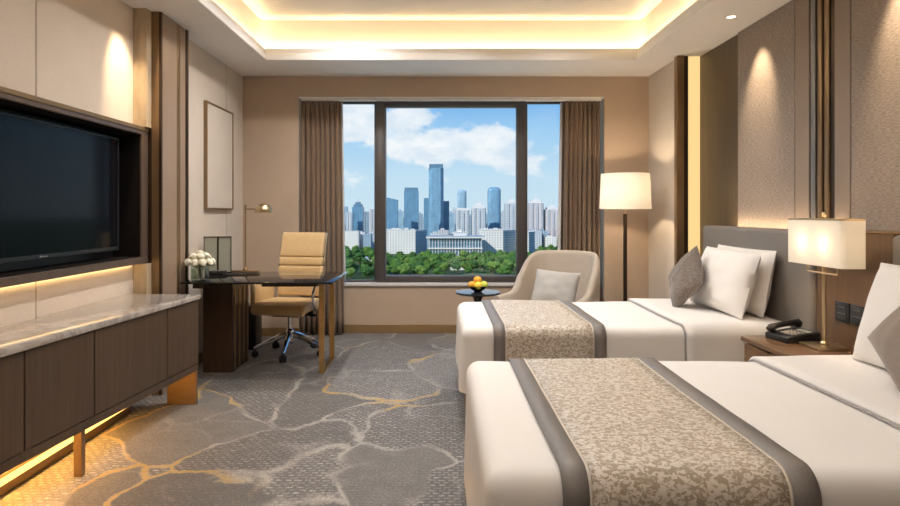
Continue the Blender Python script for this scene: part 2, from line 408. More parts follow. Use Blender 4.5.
# ceiling: dropped border round a raised tray with a hidden light cove
tx0, tx1, ty0, ty1 = -1.60, 1.81, -.9, 5.53
wx0, wx1, wy0, wy1 = tx0-.09, tx1+.09, ty0-.1, ty1+.10
b = MB()
b.box(-2.4, tx0, Y0-.1, 6.62, ZC, ZC+.04); b.box(tx1, 2.6, Y0-.1, 6.62, ZC, ZC+.04)
b.box(tx0, tx1, ty1, 6.62, ZC, ZC+.04); b.box(tx0, tx1, Y0-.1, ty0, ZC, ZC+.04)
ZT = 3.10
b.box(-2.4, wx0, Y0-.1, 6.62, ZC+.04, ZT); b.box(wx1, 2.6, Y0-.1, 6.62, ZC+.04, ZT)
b.box(wx0, wx1, wy1, 6.62, ZC+.04, ZT); b.box(wx0, wx1, Y0-.1, wy0, ZC+.04, ZT)
b.box(-2.4, 2.6, Y0-.1, 6.62, ZT, ZT+.1)
ceil = struct(b.build('ceiling', 'paint', smooth=0))
b = MB()      # flat panel inside the tray, with a shadow gap all round
b.box(wx0+.03, wx1-.03, wy0+.03, wy1-.03, ZT-.02, ZT)
b.build('raised_panel', 'paint', ceil, smooth=0)
def ring(b, x0, x1, y0, y1, w, z0, z1, bev=.004):
    b.box(x0-w, x0, y0-w, y1+w, z0, z1, bev, 1); b.box(x1, x1+w, y0-w, y1+w, z0, z1, bev, 1)
    b.box(x0, x1, y1, y1+w, z0, z1, bev, 1); b.box(x0, x1, y0-w, y0, z0, z1, bev, 1)
b = MB(); ring(b, tx0-.022, tx1+.022, ty0-.022, ty1+.022, .016, ZC+.03, ZC+.105)
ring(b, tx0-.010, tx1+.010, ty0-.010, ty1+.010, .022, ZC-.004, ZC+.055)
ring(b, tx0+.002, tx1-.002, ty0+.002, ty1-.002, .030, ZC-.010, ZC+.018)
struct(b.build('trim_1', 'paint', smooth=0))
t = thing('cove_light', 'hidden warm light strip glowing inside the raised ceiling tray', 'light', (0, 5.6, ZC+.05))
b = MB(t); ring(b, tx0-.044, tx1+.044, ty0-.044, ty1+.044, .018, ZC+.045, ZC+.06, 0)
b.build('light_strip', 'led', t, smooth=0)

# window wall
OX0, OX1, OZ1, YR = -1.47, 1.71, 2.49, 6.40
b = MB()
b.box(-2.4, OX0, YB, 6.62, 0, ZC); b.box(OX1, 2.6, YB, 6.62, 0, ZC)
b.box(OX0, OX1, YB, 6.62, OZ1, ZC); b.box(OX0, OX1, YR, 6.62, 0, .50)
wb = struct(b.build('wall_back', 'wallcloth', smooth=0))
b = MB(); b.box(OX0, OX1, YB+.012, 6.62, OZ1-.012, OZ1); b.build('soffit_board', 'paint', wb, smooth=0)
b = MB(); b.box(OX0, OX1, YR-.02, 6.62, .50, .535, .005); b.build('window_sill', 'sill', wb)
b = MB(); b.box(OX0+.02, OX1-.02, YB+.03, YB+.075, OZ1-.035, OZ1-.012, .004); b.build('curtain_track', 'whiteplastic', wb)
# left wall, stepped: media recess plane, then the plane behind the desk
b = MB(); b.box(-2.5, -2.26, Y0, 6.3, 0, ZC); b.box(-2.3, -2.05, 4.60, 6.3, 0, ZC)
wl = struct(b.build('wall_left', 'wallpale', smooth=0))
PY = [-1.7, .6, 1.9, 3.15, 4.152]
for i in range(4):
    g = .004
    ya, yb = PY[i]+g, PY[i+1]-g
    if i == 0: MB().box(-2.26, -2.12, ya, yb, 0, ZC, .003, 1).build('upholstered_panel', 'leatherpanel', wl)
    else:
        MB().box(-2.26, -2.12, ya, yb, 1.88, ZC, .003, 1).build('upholstered_panel', 'leatherpanel', wl)
        MB().box(-2.26, -2.12, ya, yb, 0, .93, .003, 1).build('upholstered_panel', 'leatherpanel', wl)
MB().box(-2.26, -2.03, 4.150, 4.2215, 1.88, ZC).build('ribbed_strip', 'ribbed', wl, smooth=0)
MB().box(-2.26, -2.03, 4.150, 4.2215, 0, .93).build('ribbed_strip', 'ribbed', wl, smooth=0)
b = MB(); b.box(-2.055, -2.048, 5.747, 5.750, .09, ZC); b.build('seam', 'fabricstrip', wl, smooth=0)
# pilaster between the media wall and the desk niche
tr = struct(MB().box(-2.3, -1.975, 4.236, 4.655, 0, ZC).build('trim_2', 'darkbronze', smooth=0))
MB().box(-2.3, -1.960, 4.222, 4.240, 0, ZC, .002, 1).build('bronze_edge', 'darkbronze', tr)
MB().box(-2.028, -1.978, 4.2205, 4.2225, 0, ZC).build('bronze_strip', 'bronze', tr, smooth=0)
MB().box(-1.985, -1.962, 4.245, 4.475, 0, ZC, .002, 1).build('wood_face', 'woodgrey', tr)
MB().box(-1.985, -1.964, 4.485, 4.525, 0, ZC, .002, 1).build('bronze_strip', 'bronze', tr)
MB().box(-1.985, -1.962, 4.535, 4.625, 0, ZC, .002, 1).build('wood_face', 'woodgrey', tr)
MB().box(-1.985, -1.955, 4.632, 4.668, 0, ZC, .002, 1).build('bronze_edge', 'darkbronze', tr)
# right wall
b = MB(); b.box(2.37, 2.6, Y0, 6.3, 0, ZC); b.box(2.17, 2.5, 5.47, 6.3, 0, ZC)
wr = struct(b.build('wall_right', 'wallpale', smooth=0))
MB().box(2.358, 2.38, 4.725, 5.46, 0, ZC, .002, 1).build('wood_panel', 'woodpanel', wr)
for ya, yb, m in ((3.962, 4.715, 'fabricpanel'), (3.806, 3.955, 'fabricstrip'), (3.424, 3.560, 'fabricstrip'), (2.30, 3.417, 'fabricpanel'), (2.14, 2.293, 'fabricstrip'), (-1.7, 2.133, 'fabricpanel')):
    MB().box(2.34, 2.38, ya, yb, 0, ZC, .003, 1).build('fabric_panel', m, wr)
b = MB(); b.box(2.352, 2.38, -1.7, 4.725, 0, ZC); b.build('panel_backing', 'darkbronze', wr, smooth=0)
# bronze fin moulding in the middle of the fabric wall
tr = struct(MB().box(2.345, 2.38, 3.562, 3.804, 0, ZC).build('trim_3', 'darkbronze', smooth=0))
for ya, yb, x, m in ((3.735, 3.780, 2.334, 'chrome'), (3.672, 3.712, 2.334, 'bronze'), (3.605, 3.645, 2.334, 'bronze')):
    MB().box(x, 2.346, ya, yb, 0, ZC, .004, 2).build('metal_fin', m if m == 'bronze' else 'frameedge', tr)
# bronze post and lit slot where the wall steps back
tr = struct(MB().box(2.135, 2.20, 5.405, 5.468, 0, ZC, .002, 1).build('trim_4', 'bronze'))
MB().box(2.20, 2.245, 5.425, 5.475, 0, ZC, .002, 1).build('dark_edge', 'darkbronze', tr)
t = thing('slot_light', 'tall glowing amber light slot beside the bronze post', 'light', (2.29, 5.46, 0))
MB(t).box(2.246, 2.357, 5.440, 5.468, 0, ZC).build('diffuser', 'ledslot', t, smooth=0)
t = thing('headboard_light', 'hidden warm light strip glowing up the wall behind the headboards', 'light', (2.29, 3.1, 1.12))
MB(t).box(2.28, 2.30, 1.45, 4.80, 1.165, 1.172).build('light_strip', 'ledhead', t, smooth=0)
struct(MB().box(-2.6, 2.7, Y0-.2, Y0, 0, ZC).build('wall_front', 'wallcloth', smooth=0))
# baseboards
b = MB(); b.box(-2.05, OX0, YB-.014, YB, 0, .088, .003, 1); b.box(OX1, 2.17, YB-.014, YB, 0, .088, .003, 1)
b.box(OX0, OX1, YR-.014, YR, 0, .092, .003, 1); b.box(OX0-.001, OX0+.013, YB, YR, 0, .088, .003, 1); b.box(OX1-.013, OX1+.001, YB, YR, 0, .088, .003, 1)
struct(b.build('baseboard_back', 'basebronze'))
struct(MB().box(-2.05, -2.036, 4.67, YB, 0, .088, .003, 1).build('baseboard_left', 'basebronze'))
struct(MB().box(2.156, 2.17, 5.476, YB, 0, .088, .003, 1).build('baseboard_right', 'basebronze'))
# window: a heavy framed middle light between two plain side lights
def rect_frame(b, x0, x1, z0, z1, w, y0, y1, bev=.004):
    b.box(x0, x0+w, y0, y1, z0, z1, bev); b.box(x1-w, x1, y0, y1, z0, z1, bev)
    b.box(x0+w, x1-w, y0, y1, z1-w, z1, bev); b.box(x0+w, x1-w, y0, y1, z0, z0+w, bev)
wz0, wz1 = .535, 2.478
b = MB(); b.box(-.685, -.592, 6.42, 6.53, wz0, wz1, .004); b.box(.832, .92, 6.42, 6.53, wz0, wz1, .004); b.box(-.592, .832, 6.42, 6.53, wz1-.052, wz1, .004); b.box(-.592, .832, 6.42, 6.53, wz0, wz0+.062, .004)
w1 = struct(b.build('window_1', 'frame'))
b = MB(); rect_frame(b, -.594, .834, wz0+.060, wz1-.050, .014, 6.45, 6.51, .003); b.build('inner_frame', 'frameedge', w1)
MB().box(-.585, .825, 6.478, 6.486, wz0+.07, wz1-.06).build('glass_pane', 'pane', w1, smooth=0)
for n, xa, xb in ((2, OX0, -.685), (3, .92, OX1)):
    b = MB(); rect_frame(b, xa, xb, wz0, wz1, .022, 6.46, 6.51, .003)
    w = struct(b.build('window_%d' % n, 'frame'))
    MB().box(xa+.02, xb-.02, 6.480, 6.486, wz0+.02, wz1-.02).build('glass_pane', 'pane', w, smooth=0)
# downlights
def downlight(x, y, label, energy, aim, size=50, blend=.85, group='ceiling downlights', z=ZC, col=(1, .74, .46), soft=.03):
    t = thing('downlight', label, 'downlight', (x, y, z), group=group)
    b = MB(); b.lathe([(.030, -.001), (.034, -.006), (.046, -.005), (.048, 0), (.030, 0)], n=28); b.build('trim_ring', 'whiteplastic', t)
    b = MB(); b.lathe([(0, -.0015), (.030, -.0015)], n=24); b.build('lens', 'lens', t)
    li = bpy.data.lights.new('downlight_beam', 'SPOT'); li.energy = energy; li.spot_size = R(size); li.spot_blend = blend; li.color = col; li.shadow_soft_size = soft
    lo = bpy.data.objects.new('downlight_beam', li); C.objects.link(lo)
    lo.location = (x, y, z-.012); d = Vector(aim)-lo.location
    lo.rotation_euler = d.to_track_quat('-Z', 'Y').to_euler()
    return t
downlight(2.10, 4.33, 'small white recessed downlight in the ceiling border above the fabric wall', 56, (2.34, 4.38, 2.20), 50, .8)
downlight(2.10, 2.98, 'recessed downlight above the bedside table wall', 56, (2.34, 3.0, 2.20), 50, .8)
downlight(-1.88, 3.88, 'recessed downlight above the television wall', 56, (-2.12, 4.0, 2.15), 50, .85)
for y_, e_ in ((4.95, 62), (4.05, 54), (2.7, 24), (1.35, 15), (0.0, 20)):  # unseen fill lamps, added to brighten beds, carpet and walls
    for x_ in (-.80, .15, 1.05):
        downlight(x_, y_, 'added fill downlight out of view in the flat raised ceiling panel', e_*(1.75 if x_ < 0 else 1 if x_ < 1 else .8), (x_, y_, 0), 160 if x_ < 0 else 142, .75 if x_ < 0 else .9, 'added fill downlights in the raised ceiling panel', ZT-.02, (1, .955, .905), .06)


# ================================================================ MEDIA WALL
t = thing('television_surround', 'dark bronze box frame around the recessed television', 'surround', (-2.06, 2.7, .935))
b = MB(t)
nx0, nx1, ny0, ny1, nz0, nz1 = -2.255, -2.05, 1.25, 4.215, .935, 1.873
b.box(nx0, nx1, ny0, ny1, nz1-.05, nz1, .003, 1); b.box(nx0, nx1, ny0, ny1, nz0, nz0+.045, .003, 1)
b.box(nx0, nx1, ny0, ny0+.05, nz0+.045, nz1-.05); b.box(nx0, nx1, 4.125, ny1, nz0+.045, nz1-.05, .003, 1)
b.build('frame', 'woodtv', t)
b = MB(t); g = .003
b.box(nx0, nx1-.012, 4.125-g, 4.126, nz0+.045, nz1-.05); b.box(nx0, nx1-.012, ny0+.05, 4.125, nz1-.05-g, nz1-.049); b.box(nx0, nx1-.012, ny0+.05, 4.125, nz0+.044, nz0+.045+g)
b.build('dark_lining', 'blackmatte', t, smooth=0)
b = MB(t); rect = .012
b.box(nx1-.001, nx1+.006, ny0, ny1, nz1-.022, nz1+.004, .002, 1); b.build('bronze_lip', 'bronze', t)
MB(t).box(-2.26, -2.245, ny0+.05, 4.125, nz0+.045, nz1-.05).build('back_panel', 'black', t, smooth=0)
t = thing('television', 'large wide black television with a switched off screen', 'television', (-2.2, 3.3, 1.03))
b = MB(t); b.box(-2.244, -2.150, 2.45, 3.99, 1.045, 1.772, .01, 2); b.build('housing', 'black', t)
b = MB(t); b.box(-2.158, -2.138, 2.44, 4.0, 1.037, 1.062, .003, 1); b.box(-2.158, -2.138, 2.44, 4.0, 1.766, 1.78, .003, 1); b.box(-2.158, -2.138, 3.986, 4.0, 1.04, 1.78, .003, 1); b.box(-2.158, -2.138, 2.44, 2.454, 1.04, 1.78, .003, 1)
b.build('bezel', 'bezel', t)
MB(t).box(-2.152, -2.143, 2.452, 3.988, 1.06, 1.768).build('screen', 'screen', t, smooth=0)
b = MB(t)
for k, (w, h) in enumerate(((.010, .010), (.006, .007), (.008, .008), (.006, .006), (.009, .007))):
    y = 3.205+.013*k; b.box(-2.1385, -2.1365, y, y+w, 1.046, 1.046+h, .001, 1)
b.build('badge', 'mark', t)
t = thing('under_shelf_light', 'warm light strip under the television surround', 'light', (-2.10, 2.7, .93))
MB(t).box(-2.118, -2.100, 1.35, 4.12, .928, .9345).build('light_strip', 'ledsoft', t, smooth=0)

# low console: the front runs at a slight angle to the wall
def fx(y): return -1.63-.0926*(4.05-y)
t = thing('media_console', 'long low walnut console with a pale marble top under the television', 'console', (-1.9, 2.7, 0))
ye, yn = 4.05, 1.25
b = MB(t); b.prism([(-2.118, yn+.01), (fx(yn)-.022, yn+.01), (fx(ye-.01)-.022, ye-.01), (-2.118, ye-.01)], .235, .70); b.build('body', 'darkbronze', t, smooth=0)
b = MB(t); b.prism([(fx(yn)-.03, yn), (fx(yn)-.004, yn), (fx(ye)-.004, ye), (fx(ye)-.03, ye)], .222, .268, .002, 1); b.prism([(-2.118, ye-.012), (-2.118, ye), (fx(ye)-.02, ye), (fx(ye)-.02, ye-.012)], .222, .70); b.build('rail', 'woodcred', t, smooth=0)
b = MB(t); b.prism([(-2.118, yn-.01), (fx(yn)+.012, yn-.01), (fx(ye)+.012, ye+.006), (-2.118, ye+.006)], .702, .735, .004, 2); b.build('marble_top', 'marble', t)
for ya, yb in ((yn, 2.0), (2.0, 2.554), (2.554, 3.0), (3.0, 3.668), (3.668, ye)):
    g = .004; ya += g; yb -= g if yb < ye else 0
    b = MB(t); b.prism([(fx(ya)-.022, ya), (fx(ya), ya), (fx(yb), yb), (fx(yb)-.022, yb)], .273, .697, .0015, 1); b.build('door', 'woodcred', t, smooth=0)
b = MB(t); b.box(fx(ye)-.20, fx(ye)-.004, ye-.03, ye-.002, 0, .222, .002, 1); b.build('leg', 'bronze', t)
for y in (2.93, 1.75):
    b = MB(t); b.box(fx(y)-.05, fx(y)-.008, y-.012, y+.018, 0, .222, .002, 1); b.build('leg', 'bronze', t)
b = MB(t); b.box(-2.10, -2.00, ye-.20, ye-.18, 0, .222, .002, 1); b.build('leg', 'gold', t)
t = thing('plinth_light', 'glowing amber light bar along the floor under the console', 'light', (-1.98, 2.7, 0))
b = MB(t); b.box(-2.06, -1.985, 1.3, 3.85, 0, .055, .004, 1); b.build('channel', 'bronze', t)
b = MB(t); b.box(-1.995, -1.975, 1.32, 3.83, .052, .080, .006, 2); b.build('light_bar', 'leduc', t)
b = MB(t); b.box(-2.0, -1.98, 1.35, 3.5, .212, .221); b.build('hidden_fill_strip', 'amberfill', t, smooth=0)  # hidden strip added to strengthen the amber pool on the carpet

# ================================================================ DESK CORNER
t = thing('desk', 'dark glass topped writing desk with a wooden pedestal and bronze leg', 'desk', (-1.4, 5.0, 0))
MB(t).box(-1.945, -.805, 4.48, 5.28, .750, .765, .004, 2).build('desktop', 'deskglass', t)
b = MB(t); b.box(-1.41, -.97, 4.74, 5.22, .700, .749, .003, 1); b.build('apron', 'darkbronze', t)
b = MB(t); b.box(-1.94, -1.86, 4.70, 5.24, .690, .749, .003, 1); b.build('wall_rail', 'woodcred', t)
b = MB(t); b.box(-1.40, -.98, 4.730, 4.742, .703, .746, .003, 1); b.build('drawer', 'darkbronze', t)
b = MB(t); b.box(-1.905, -1.667, 4.82, 5.22, 0, .749, .003, 1); b.build('pedestal', 'wooddesk', t)
for y in (4.87, 4.98, 5.09, 5.19):
    MB(t).box(-1.668, -1.660, y-.012, y+.012, .02, .66, .002, 1).build('bronze_rib', 'bronze', t)
b = MB(t); x0, x1 = -.968, -.924
b.box(x0, x1, 4.79, 4.812, 0, .749, .002, 1); b.box(x0, x1, 5.24, 5.262, 0, .749, .002, 1); b.box(x0, x1, 4.812, 5.24, 0, .02, .002, 1); b.box(x0, x1, 4.812, 5.24, .729, .749)
b.build('leg', 'gold', t)

# task chair, facing the desk; local front is -Y
t = thing('desk_chair', 'tan leather swivel chair with chrome star base tucked at the desk', 'chair', (-1.36, 5.44, 0), R(-11))
b = MB()
b.lathe([(0, .095), (.03, .10), (.05, .13), (.046, .19), (.032, .225), (.022, .235), (.022, .36), (0, .36)], n=20); b.build('column', 'chrome', t)
for k in range(5):
    a = R(-90+72*k+14); d = Vector((math.cos(a), math.sin(a), 0))
    b = MB(); b.tube([d*.02+Vector((0, 0, .185)), d*.10+Vector((0, 0, .165)), d*.31+Vector((0, 0, .075))], [.027, .024, .016], 10)
    lg = b.build('leg', 'chrome', t)
    b = MB()
    c = d*.305; n_ = Vector((-d.y, d.x, 0))
    for s_ in (-1, 1):
        p = c+n_*.017*s_
        rot = Matrix.Translation(p+Vector((0, 0, .030))) @ n_.to_track_quat('Z', 'Y').to_matrix().to_4x4()
        b.lathe([(0, -.011), (.026, -.011), (.030, -.006), (.030, .006), (.026, .011), (0, .011)], n=18, mat=rot)
    b.box(c.x-.012, c.x+.012, c.y-.012, c.y+.012, .03, .075, .004, 2)
    b.build('caster', 'black', lg)
b = MB(); b.box(-.13, .13, -.12, .14, .355, .40, .015, 2); b.box(-.22, .22, -.03, .03, .375, .395, .006, 2); b.tube([(.10, -.05, .375), (.24, -.05, .37)], .008, 8); b.box(.22, .27, -.07, -.03, .362, .378, .004); b.build('mechanism', 'blackmatte', t)
b = MB()
b.rbox(-.255, .255, -.27, .24, .395, .485, .04, fn=lambda p: Vector((p.x, p.y, p.z+.012*math.sin((p.y+.27)/.51*PI)-.02*max(0, (-.18-p.y)/.09)**2)))
b.build('seat', 'leather', t)
b = MB(); tilt = R(9)
zs = [(.50, .605), (.605, .70), (.70, .785), (.785, .865), (.865, 1.095)]
for z0, z1 in zs:
    w = .225-.03*(z0-.5)
    def fn(p): return Vector((p.x, p.y+math.tan(tilt)*(p.z-.48)-.035*math.sin((p.z-.5)/.6*PI)+.06*(p.x/.22)**2*-.4, p.z))
    b.rbox(-w, w, .215, .275, z0+.001, z1-.001, .018, fn=fn, step=.04, k=3)
bk = b.build('backrest', 'leather', t)
for s_ in (-1, 1):
    b = MB(); pts = []
    for k in range(13):
        z = .44+(1.09-.44)*k/12
        pts.append((s_*(.238-.03*(z-.5)), .262+math.tan(tilt)*(z-.48)-.035*math.sin(min(1, max(0, (z-.5)/.6))*PI)-.02, z))
    b.tube(pts, .010, 8)
    b.build('chrome_edge', 'chrome', bk)
for s_, pad in ((-1, True), (1, False)):
    x = s_*.275
    pts = [(s_*.20, -.02, .41), (x, -.06, .43), (x+s_*.01, -.15, .50), (x+s_*.012, -.16, .575), (x+s_*.012, -.12, .635), (x+s_*.012, 0, .65), (x+s_*.012, .14, .65), (x+s_*.006, .24, .64)]
    b = MB(); b.tube(pts, .013, 10); ar = b.build('armrest', 'chrome', t)
    if pad:
        b = MB(); b.rbox(x-.02, x+.03, -.19, .20, .455, .655, .02, step=.06, k=3); b.build('arm_pad', 'leather', ar)
    else:
        b = MB(); b.rbox(x-.016, x+.038, -.13, .18, .636, .672, .015, step=.06, k=3); b.build('arm_pad', 'leather', ar)

# desk lamp
t = thing('desk_lamp', 'slim brass desk lamp with small dome head near the corner', 'lamp', (-1.737, 5.21, .766))
b = MB(t); b.box(-1.895, -1.575, 5.178, 5.262, .766, .784, .004, 2); b.build('base', 'bronze', t)
b = MB(t); b.tube([(-1.69, 5.21, .78), (-1.69, 5.21, 1.335)], .007, 12); b.lathe([(0, 1.33), (.010, 1.33), (.011, 1.35), (0, 1.353)], -1.69, 5.21, 14); b.lathe([(.022, .78), (.022, .795), (.009, .81)], -1.69, 5.21, 16); b.build('pole', 'bronze', t)
b = MB(t); b.tube([(-1.70, 5.21, 1.315), (-1.58, 5.20, 1.315)], .006, 10); b.build('arm', 'bronze', t)
b = MB(t); hx = -1.53
b.lathe([(.070, 1.285), (.071, 1.30), (.066, 1.325), (.05, 1.348), (.025, 1.362), (0, 1.365), (0, 1.360), (.022, 1.357), (.046, 1.343), (.062, 1.322), (.067, 1.30), (.066, 1.285)], hx, 5.20, 28); hd = b.build('lamp_head', 'brass', t)
b = MB(t); b.sphere((hx, 5.20, 1.312), .022, 2); b.build('bulb', 'bulb3', hd)
# vase with roses
t = thing('glass_vase', 'round clear glass vase with water on the dark desk', 'vase', (-1.848, 4.62, .766))
b = MB(); b.lathe([(0, 0), (.060, 0), (.068, .008), (.068, .118), (.065, .118), (.065, .012), (0, .010)], n=32); b.build('glass', 'vaseglass', t)
b = MB(); b.lathe([(0, .011), (.063, .012), (.063, .085), (0, .085)], n=28); b.build('water', 'water', t)
t = thing('rose_bouquet', 'dome of cream white roses filling the glass vase', 'flowers', (-1.848, 4.62, .766))
b = MB()
for k in range(14):
    a = k*2.4; r0 = .045*math.sqrt((k+.5)/14); b.tube([(r0*math.cos(a+2), r0*math.sin(a+2), .015), (r0*.6*math.cos(a), r0*.6*math.sin(a), .10), (1.5*r0*math.cos(a), 1.5*r0*math.sin(a), .17)], .0035, 6)
b.build('stems', 'green', t)
def rose(c, r, seed):
    b = MB()
    ax = Vector((c[0], c[1], (c[2]-.10)*1.2)).normalized(); q = ax.to_track_quat('Z', 'Y').to_matrix().to_4x4()
    m = Matrix.Translation(c) @ q
    b.lathe([(0, -r*.8), (r*.55, -r*.7), (r*.86, -r*.15), (r*.80, r*.30), (r*.52, r*.66), (r*.22, r*.78), (0, r*.74)], n=16, mat=m)
    for lay, (rad, n, op) in enumerate(((.62, 3, .25), (.88, 4, .4), (1.05, 5, .6))):
        for k in range(n):
            a0 = seed+lay*.7+2*PI*k/n; rows = []
            for i in range(5):
                v = i/4; row = []
                for j in range(6):
                    u = -1+2*j/5; a = a0+u*PI/n*1.25
                    rr = r*(rad*(.35+.65*math.sin(min(1, v*1.15)*PI/2))+ .10*op*v*v)
                    z = r*(-.75+1.42*v*(1-.30*op)-.12*u*u*v)
                    row.append(m @ Vector((rr*math.cos(a), rr*math.sin(a), z)))
                rows.append(row)
            b.loft(rows, closed=False)
    return b
pos = [(0, 0, .205)]
for k in range(6): pos.append((.052*math.cos(k*PI/3), .052*math.sin(k*PI/3), .185))
for k in range(10): pos.append((.088*math.cos(k*PI/5+.3), .088*math.sin(k*PI/5+.3), .142))
for k, p in enumerate(pos): rose(p, .030, k*1.3).build('rose_head', 'petal', t, smooth=60)
b = MB()
for k in range(16):
    a = k*2*PI/16+.1; c0, s0 = math.cos(a), math.sin(a); n0 = Vector((-s0, c0, 0)); p0 = Vector((c0*.045, s0*.045, .115)); p1 = Vector((c0*.085, s0*.085, .118)); p2 = Vector((c0*.118, s0*.118, .105+.02*(k % 3)))
    b.loft([[p0-n0*.004, p0+n0*.004], [p1-n0*.02, p1+n0*.02], [p2-n0*.002, p2+n0*.002]], closed=False)
b.build('leaves', 'green', t)
# folding card display and a black box on the desk
t = thing('display_frame', 'two panel metal display frame standing behind the roses', 'frame', (-1.90, 5.12, .766))
for xa, xb, ya, yb in ((-2.005, -1.895, 5.09, 5.12), (-1.895, -1.79, 5.12, 5.15)):
    for part in (0, 1):
        d = Vector((xb-xa, yb-ya, 0)).normalized(); n_ = Vector((-d.y, d.x, 0)); w = (Vector((xb, yb, 0))-Vector((xa, ya, 0))).length
        mt = Matrix.Translation((xa-t.location.x, ya-t.location.y, 0)) @ Matrix.Rotation(math.atan2(d.y, d.x), 4, 'Z')
        b = MB()
        if part == 0:
            for q in ((0, .007, 0, .012, 0, .315), (w-.007, w, 0, .012, 0, .315), (.007, w-.007, 0, .012, .306, .315), (.007, w-.007, 0, .012, 0, .012)): b.box(*q, mat=mt)
            fr = b.build('leaf_frame', 'darkbronze', t, smooth=0)
        else:
            b.box(.006, w-.006, .004, .008, .01, .308, mat=mt); b.build('card', 'glasspanel', fr, smooth=0)
t = thing('desk_box', 'low black box lying before the display frame', 'box', (-1.86, 4.98, .766))
b = MB(t); b.box(-1.935, -1.78, 4.93, 5.025, .766, .790, .004, 2); b.build('body', 'black', t)
b = MB(t); b.box(-1.932, -1.783, 4.935, 5.02, .790, .802, .004, 2); b.build('lid', 'switch', t)
# wall picture
t = thing('wall_picture', 'tall blank beige picture in a slim bronze frame above the desk', 'picture', (-2.04, 5.52, 1.31))
b = MB(t); ya, yb, za, zb = 5.20, 5.87, 1.312, 2.258; w = .016
for q in ((ya, ya+w, za, zb), (yb-w, yb, za, zb), (ya+w, yb-w, zb-w, zb), (ya+w, yb-w, za, za+w)): b.box(-2.05, -2.018, *q, .002, 1)
b.build('frame', 'bronze', t)
MB(t).box(-2.049, -2.026, ya+w, yb-w, za+w, zb-w).build('canvas', 'canvas', t, smooth=0)
# waste bin between pedestal and chair
t = thing('waste_bin', 'dark waste bin on the carpet behind the desk pedestal', 'bin', (-1.83, 5.70, 0))
b = MB(); b.box(-.11, .11, -.10, .10, .0, .40, .008, 2); b.build('body', 'black', t)
b = MB(); b.box(-.116, .116, -.106, .106, .385, .41, .005, 2); b.build('rim', 'darkbronze', t)

# ================================================================ CURTAINS
def curtain(name, x0, x1, yc, mat, seed, z0=.015, z1=2.452, amp=.052, folds=8, inner=1):
    rr = random.Random(seed); ph = [rr.uniform(0, 6.28) for _ in range(4)]
    n = folds*14; rows = []
    for zi in range(15):
        z = z1+(z0-z1)*zi/14; row = []
        f = zi/14
        for i in range(n+1):
            u = i/n
            a = amp*(.55+.45*f)*(.8+.35*math.sin(u*9+ph[0]))
            y = a*math.sin(u*folds*2*PI+ph[1]+.35*math.sin(u*11+ph[2])+.25*f*math.sin(u*5+ph[3]))
            s = .035*f*(u if inner > 0 else (1-u))*inner
            x = x0+(x1-x0)*u+s*1.0+.010*math.sin(u*folds*4*PI+ph[3])
            row.append((x, yc+y*(.65 if zi == 0 else 1), z))
        rows.append(row)
    b = MB(); b.loft(rows, closed=False); o = b.build(name, mat, smooth=80)
    md = o.modifiers.new('thickness', 'SOLIDIFY'); md.thickness = .004
    return o
o = curtain('curtain', -1.445, -1.04, 6.305, 'curtain', 3, inner=1); tag(o, 'brown pleated curtain hanging behind the desk chair', 'curtain')
o = curtain('curtain', 1.30, 1.675, 6.305, 'curtain', 8, inner=-1); tag(o, 'brown pleated curtain hanging behind the armchair', 'curtain')
o = curtain('sheer_curtain', -1.10, -1.035, 6.375, 'sheer', 5, z0=.55, z1=2.452, amp=.012, folds=3, inner=1); tag(o, 'sliver of white sheer curtain beside the desk side drape', 'curtain')
o = curtain('sheer_curtain', 1.28, 1.345, 6.375, 'sheer', 6, z0=.55, z1=2.452, amp=.012, folds=3, inner=-1); tag(o, 'sliver of white sheer curtain beside the armchair side drape', 'curtain')

# ================================================================ WINDOW SEAT CORNER
t = thing('side_table', 'small round dark pedestal table below the window', 'table', (.352, 5.58, 0))
b = MB(); b.lathe([(0, .528), (.195, .528), (.208, .534), (.210, .542), (.206, .549), (0, .550)], n=48); b.build('tabletop', 'tableglass', t)
b = MB(); b.lathe([(0, .02), (.03, .02), (.028, .10), (.022, .30), (.026, .44), (.05, .515), (.08, .528), (0, .528)], n=28); b.build('pedestal', 'darkbronze', t)
b = MB(); b.lathe([(0, 0), (.15, 0), (.155, .008), (.14, .018), (0, .024)], n=36); b.build('foot', 'darkbronze', t)
t = thing('fruit_bowl', 'small dark bowl on the round table holding citrus fruit', 'bowl', (.352, 5.58, .551))
b = MB(); b.lathe([(0, 0), (.035, 0), (.038, .006), (.065, .022), (.090, .052), (.086, .053), (.060, .028), (.03, .012), (0, .011)], n=36); b.build('body', 'bowl', t)
fr = [('orange', 'orange', (-.055, -.012, .062), 'orange fruit at the left end of the bowl'), ('lemon', 'lemon', (.0, -.052, .060), 'yellow citrus at the front of the bowl'),
      ('lime', 'lime', (.056, -.010, .062), 'yellow green citrus at the right end of the bowl'), ('orange', 'orange', (.0, .05, .060), 'orange fruit hidden at the back of the bowl'),
      ('orange', 'orange', (-.003, -.004, .108), 'golden orange fruit on top of the heap in the bowl')]
for nm, m, p, lab in fr:
    b = MB(); r = .039
    b.sphere((0, 0, 0), r, 3, (1, 1, .93) if nm == 'orange' else (1.0, 1.05, .95), .03, 2, len(lab))
    o = b.build(nm, m, smooth=80); o.location = Vector((.352, 5.58, .551))+Vector(p); tag(o, lab, 'fruit', 'citrus fruit in the bowl')
    b = MB(); b.lathe([(0, .030), (.004, .031), (.003, .035), (0, .0355)], n=8); b.build('stem', 'green', o)

